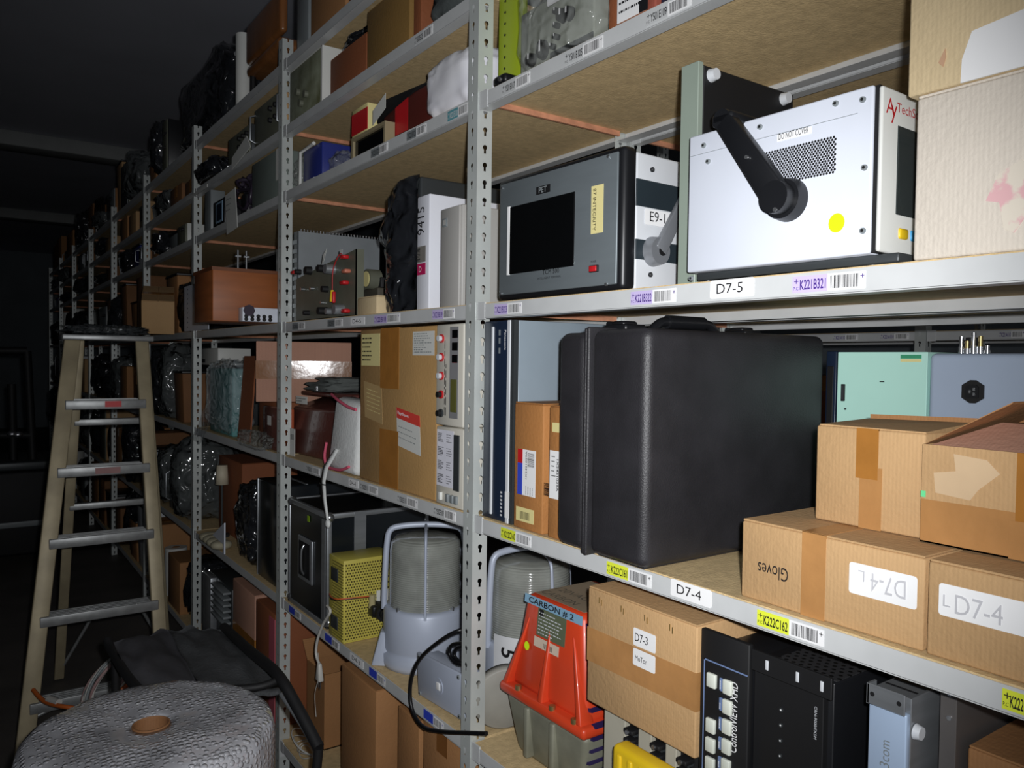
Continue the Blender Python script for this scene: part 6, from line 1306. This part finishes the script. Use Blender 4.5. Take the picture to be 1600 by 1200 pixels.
# ============================ black mesh chair back slumped behind it ============================
def PQ(u, v, y): return pt(u, v, 1, y)
MESH = mat('black_woven_mesh', (62, 64, 66), .7, 0, var=.2, vs=30, bump=.5, bs=150); 
r = thing('folding_lounge_chair', 'folded black fabric and mesh chair slumped behind the bubble wrap roll', 'chair', (PQ(300, 1000, 2.25).x, 2.25, 0), 0)
A_ = [PQ(176, 1003, 2.35), PQ(262, 985, 2.45), PQ(345, 982, 2.5), PQ(372, 990, 2.45), PQ(432, 1050, 2.15), PQ(430, 1066, 1.98), PQ(320, 1080, 1.95), PQ(215, 1082, 1.95)]
def sheet(pts4, nu, nv, m, th=.02, amp=.012, seed=0):
    a, b, c, d = pts4; mb = MB(); vs = []
    for side in (0, 1):
        for j in range(nv+1):
            for i in range(nu+1):
                s_, t = i/nu, j/nv; p = (a*(1-s_)+b*s_)*(1-t)+(d*(1-s_)+c*s_)*t
                k = amp*noise.noise(Vector((s_*4, t*4, seed)))+.02*math.sin(math.pi*s_)*math.sin(math.pi*t)
                vs.append(p+Vector((0, 0, k-side*th)))
    M_ = (nu+1)*(nv+1); fs = []
    for j in range(nv):
        for i in range(nu):
            q = [j*(nu+1)+i, j*(nu+1)+i+1, (j+1)*(nu+1)+i+1, (j+1)*(nu+1)+i]; fs.append(q); fs.append([x+M_ for x in q[::-1]])
    bd = [j for j in range(nu+1)]+[(j+1)*(nu+1)-1 for j in range(1, nv+1)]+[nv*(nu+1)+i for i in range(nu-1, -1, -1)]+[j*(nu+1) for j in range(nv-1, 0, -1)]
    for i in range(len(bd)): a_, b_ = bd[i], bd[(i+1) % len(bd)]; fs.append([a_, b_, b_+M_, a_+M_])
    mb.add(vs, fs, m, True); return mb
FABK = mat('black_seat_fabric', (58, 58, 62), .75, 0, var=.2, vs=12, bump=.3, bs=60)
sheet([PQ(172, 1003, 2.35), PQ(262, 984, 2.5), PQ(318, 1084, 2.0), PQ(216, 1080, 2.0)], 14, 12, FABK, .03, .02, 2).build('fabric_panel', r, True)
sheet([PQ(262, 984, 2.5), PQ(352, 981, 2.5), PQ(440, 1072, 2.0), PQ(318, 1084, 2.0)], 16, 12, MESH, .02, .02, 4).build('mesh_panel', r, True)
mb = MB(); mb.tube([PQ(168, 1000, 2.36), PQ(176, 1020, 2.3), PQ(200, 1058, 2.08), PQ(222, 1084, 1.98)], .012, BLKM, 8); mb.build('frame_tube', r, True)
mb = MB(); mb.tube([PQ(350, 980, 2.5), PQ(388, 1015, 2.2), PQ(432, 1052, 1.95), PQ(462, 1100, 1.85), PQ(498, 1168, 1.75)], .014, BLKM, 10); mb.tube([PQ(330, 1078, 1.98), PQ(400, 1074, 1.93), PQ(436, 1062, 1.93)], .010, BLKM, 8); mb.build('frame_tube', r, True)
q = PQ(498, 1168, 1.75); mb = MB(); mb.tube([PQ(440, 1085, 1.95), PQ(470, 1130, 1.85), PQ(492, 1168, 1.78)], .007, ALU, 8); mb.tube([q, Vector((q.x-.03, q.y+.05, .012))], .012, BLKM, 8); mb.build('frame_leg', r, True)
q2 = PQ(230, 1080, 2.0); MB().tube([q2, Vector((q2.x, q2.y+.05, .012))], .012, BLKM, 8).tube([PQ(180, 1010, 2.34), Vector((q2.x, 2.4, .012))], .012, BLKM, 8, smooth=False).build('frame_leg', r, True)
# cable coil hung on the ladder step
p5b = onplane(165, 1085); r = thing('cable_coil', 'coil of white and grey cables hanging over the lowest visible ladder step', 'cable', (p5b.x, p5b.y-.02, p5b.z), 0)
rr = random.Random(5)
for k in range(8):
    c = PQ(160+k*2, 1072-k*1.5, 3.205-.012*k); mb = MB(); R1 = .095+.012*rr.uniform(-1, 1); tilt = .45+.06*k
    P = [c+Vector((R1*.65*math.cos(a*.524)+.03*math.sin(a*.524)*tilt, -.01*k+.03*math.cos(a*.5), R1*math.sin(a*.524)*.9)) for a in range(12)]
    P = [c+Vector((R1*(.55*math.cos(a*.524)+.45*math.sin(a*.524)), .02*math.cos(a*.524+k), R1*(.85*math.sin(a*.524)))) for a in range(12)]
    mb.tube(P, .0058, (WCABLE, MGREY, WCABLE, mat('pinkish_cable', (170, 140, 138), .45))[k % 4], 6, closed=True); mb.build('loop', r, True)
r = thing('extension_cord', 'orange-brown cord trailing from the ladder step under the cable coil', 'cable', PQ(52, 1078, 3.24), 0)
mb = MB(); mb.tube([PQ(52, 1078, 3.2), PQ(70, 1096, 3.1), PQ(100, 1104, 3.0), PQ(135, 1106, 2.98), PQ(170, 1092, 2.98), PQ(204, 1066, 2.98)], .0075, OCABLE, 8); mb.build('cord', r, True); MB().tube([PQ(76, 1092, 3.09), PQ(92, 1098, 3.03)], .012, WCABLE, 8).build('connector', r, True)
# clear wire on floor by second post
r = thing('wire_coil', 'small tangle of thin clear wire at the foot of the second post', 'wire', pt(480, 1190, 0, F+.03), 0); rr = random.Random(8)
r.matrix_basis = Matrix.Translation((F+.03, pt(480, 1175, 0, F+.03).y, TOP['D'])); r.location = (F+.03, pt(480, 1175, 0, F+.03).y, TOP['D'])
for k in range(5): MB().tube([(.02*math.cos(a*.6)*(1+.3*k), .05*math.sin(a*.6)*(1+.2*k), .020+.012*k+.01*math.sin(a+k)) for a in range(10)], .0018, WGREY, 5, closed=True).build('loop', r)
# ============================ dark far left ============================
r = thing('dark_trolley', 'dark upright trolley frame with two bright reflectors, far left beyond the ladder', 'trolley', (PQ(18, 700, 6.5).x-.05, 6.5, 0), 0)
def Q(u, v, y=6.5): return pt(u, v, 1, y)
for a, b, nm in ((Q(-40, 548), Q(42, 548), 'top_bar'), (Q(42, 548), Q(54, 770), 'side_post'), (Q(-40, 548), Q(-50, 770), 'side_post'), (Q(-45, 680), Q(48, 680), 'cross_bar'), (Q(18, 600), Q(22, 770), 'centre_post')):
    MB().tube([a, b], .028, BLKM, 8, smooth=False).build(nm, r, True)
b0_ = Q(0, 772); MB().box(b0_.x-.45, b0_.x+.42, 6.35, 7.0, .70, .76, DGREY, .01).build('deck', r, True)
mb = MB(); mb.box(b0_.x-.42, b0_.x+.38, 6.4, 6.95, .10, .69, BLKM, .02); mb.build('base_box', r, True)
MB().box(b0_.x-.42, b0_.x+.36, 6.385, 6.4, .30, .34, MGREY, .005).build('rail', r, True)
for dx in (-.35, .31):
    for y in (6.45, 6.9): MB().cyl((b0_.x+dx-.015, y, .05), (b0_.x+dx+.015, y, .05), .05, BLKM).build('wheel', r, True)
REFL = mat('silver_reflector', (240, 240, 245), .32, 1.0, var=.01)
for (u, v, e) in ((17, 759, 1), (28, 759, 1), (19, 678, .6), (28, 679, .6)):
    p = Q(u, v, 6.44); mb = MB(); mb.blob((p.x, p.y, p.z), (.036*e+.012, .03, .036*e), REFL, 0, 0, 1, 1, 20, 12, False); mb.build('reflector', r, True)

# ============================ groups for repeated kinds ============================
from collections import defaultdict
D_K = defaultdict(list)
for o in COL.objects:
    if o.parent is None and 'category' in o: D_K[o.name.split('.')[0]].append(o)
for k, v in D_K.items():
    if len(v) > 1:
        for o in v: o['group'] = {'cardboard_carton': 'cardboard cartons on the shelves', 'shelving_rack': 'slotted-angle shelving bays', 'beacon_lamp': 'caged beacon lamps'}.get(k, k.replace('_', ' ')+'s on the shelves')
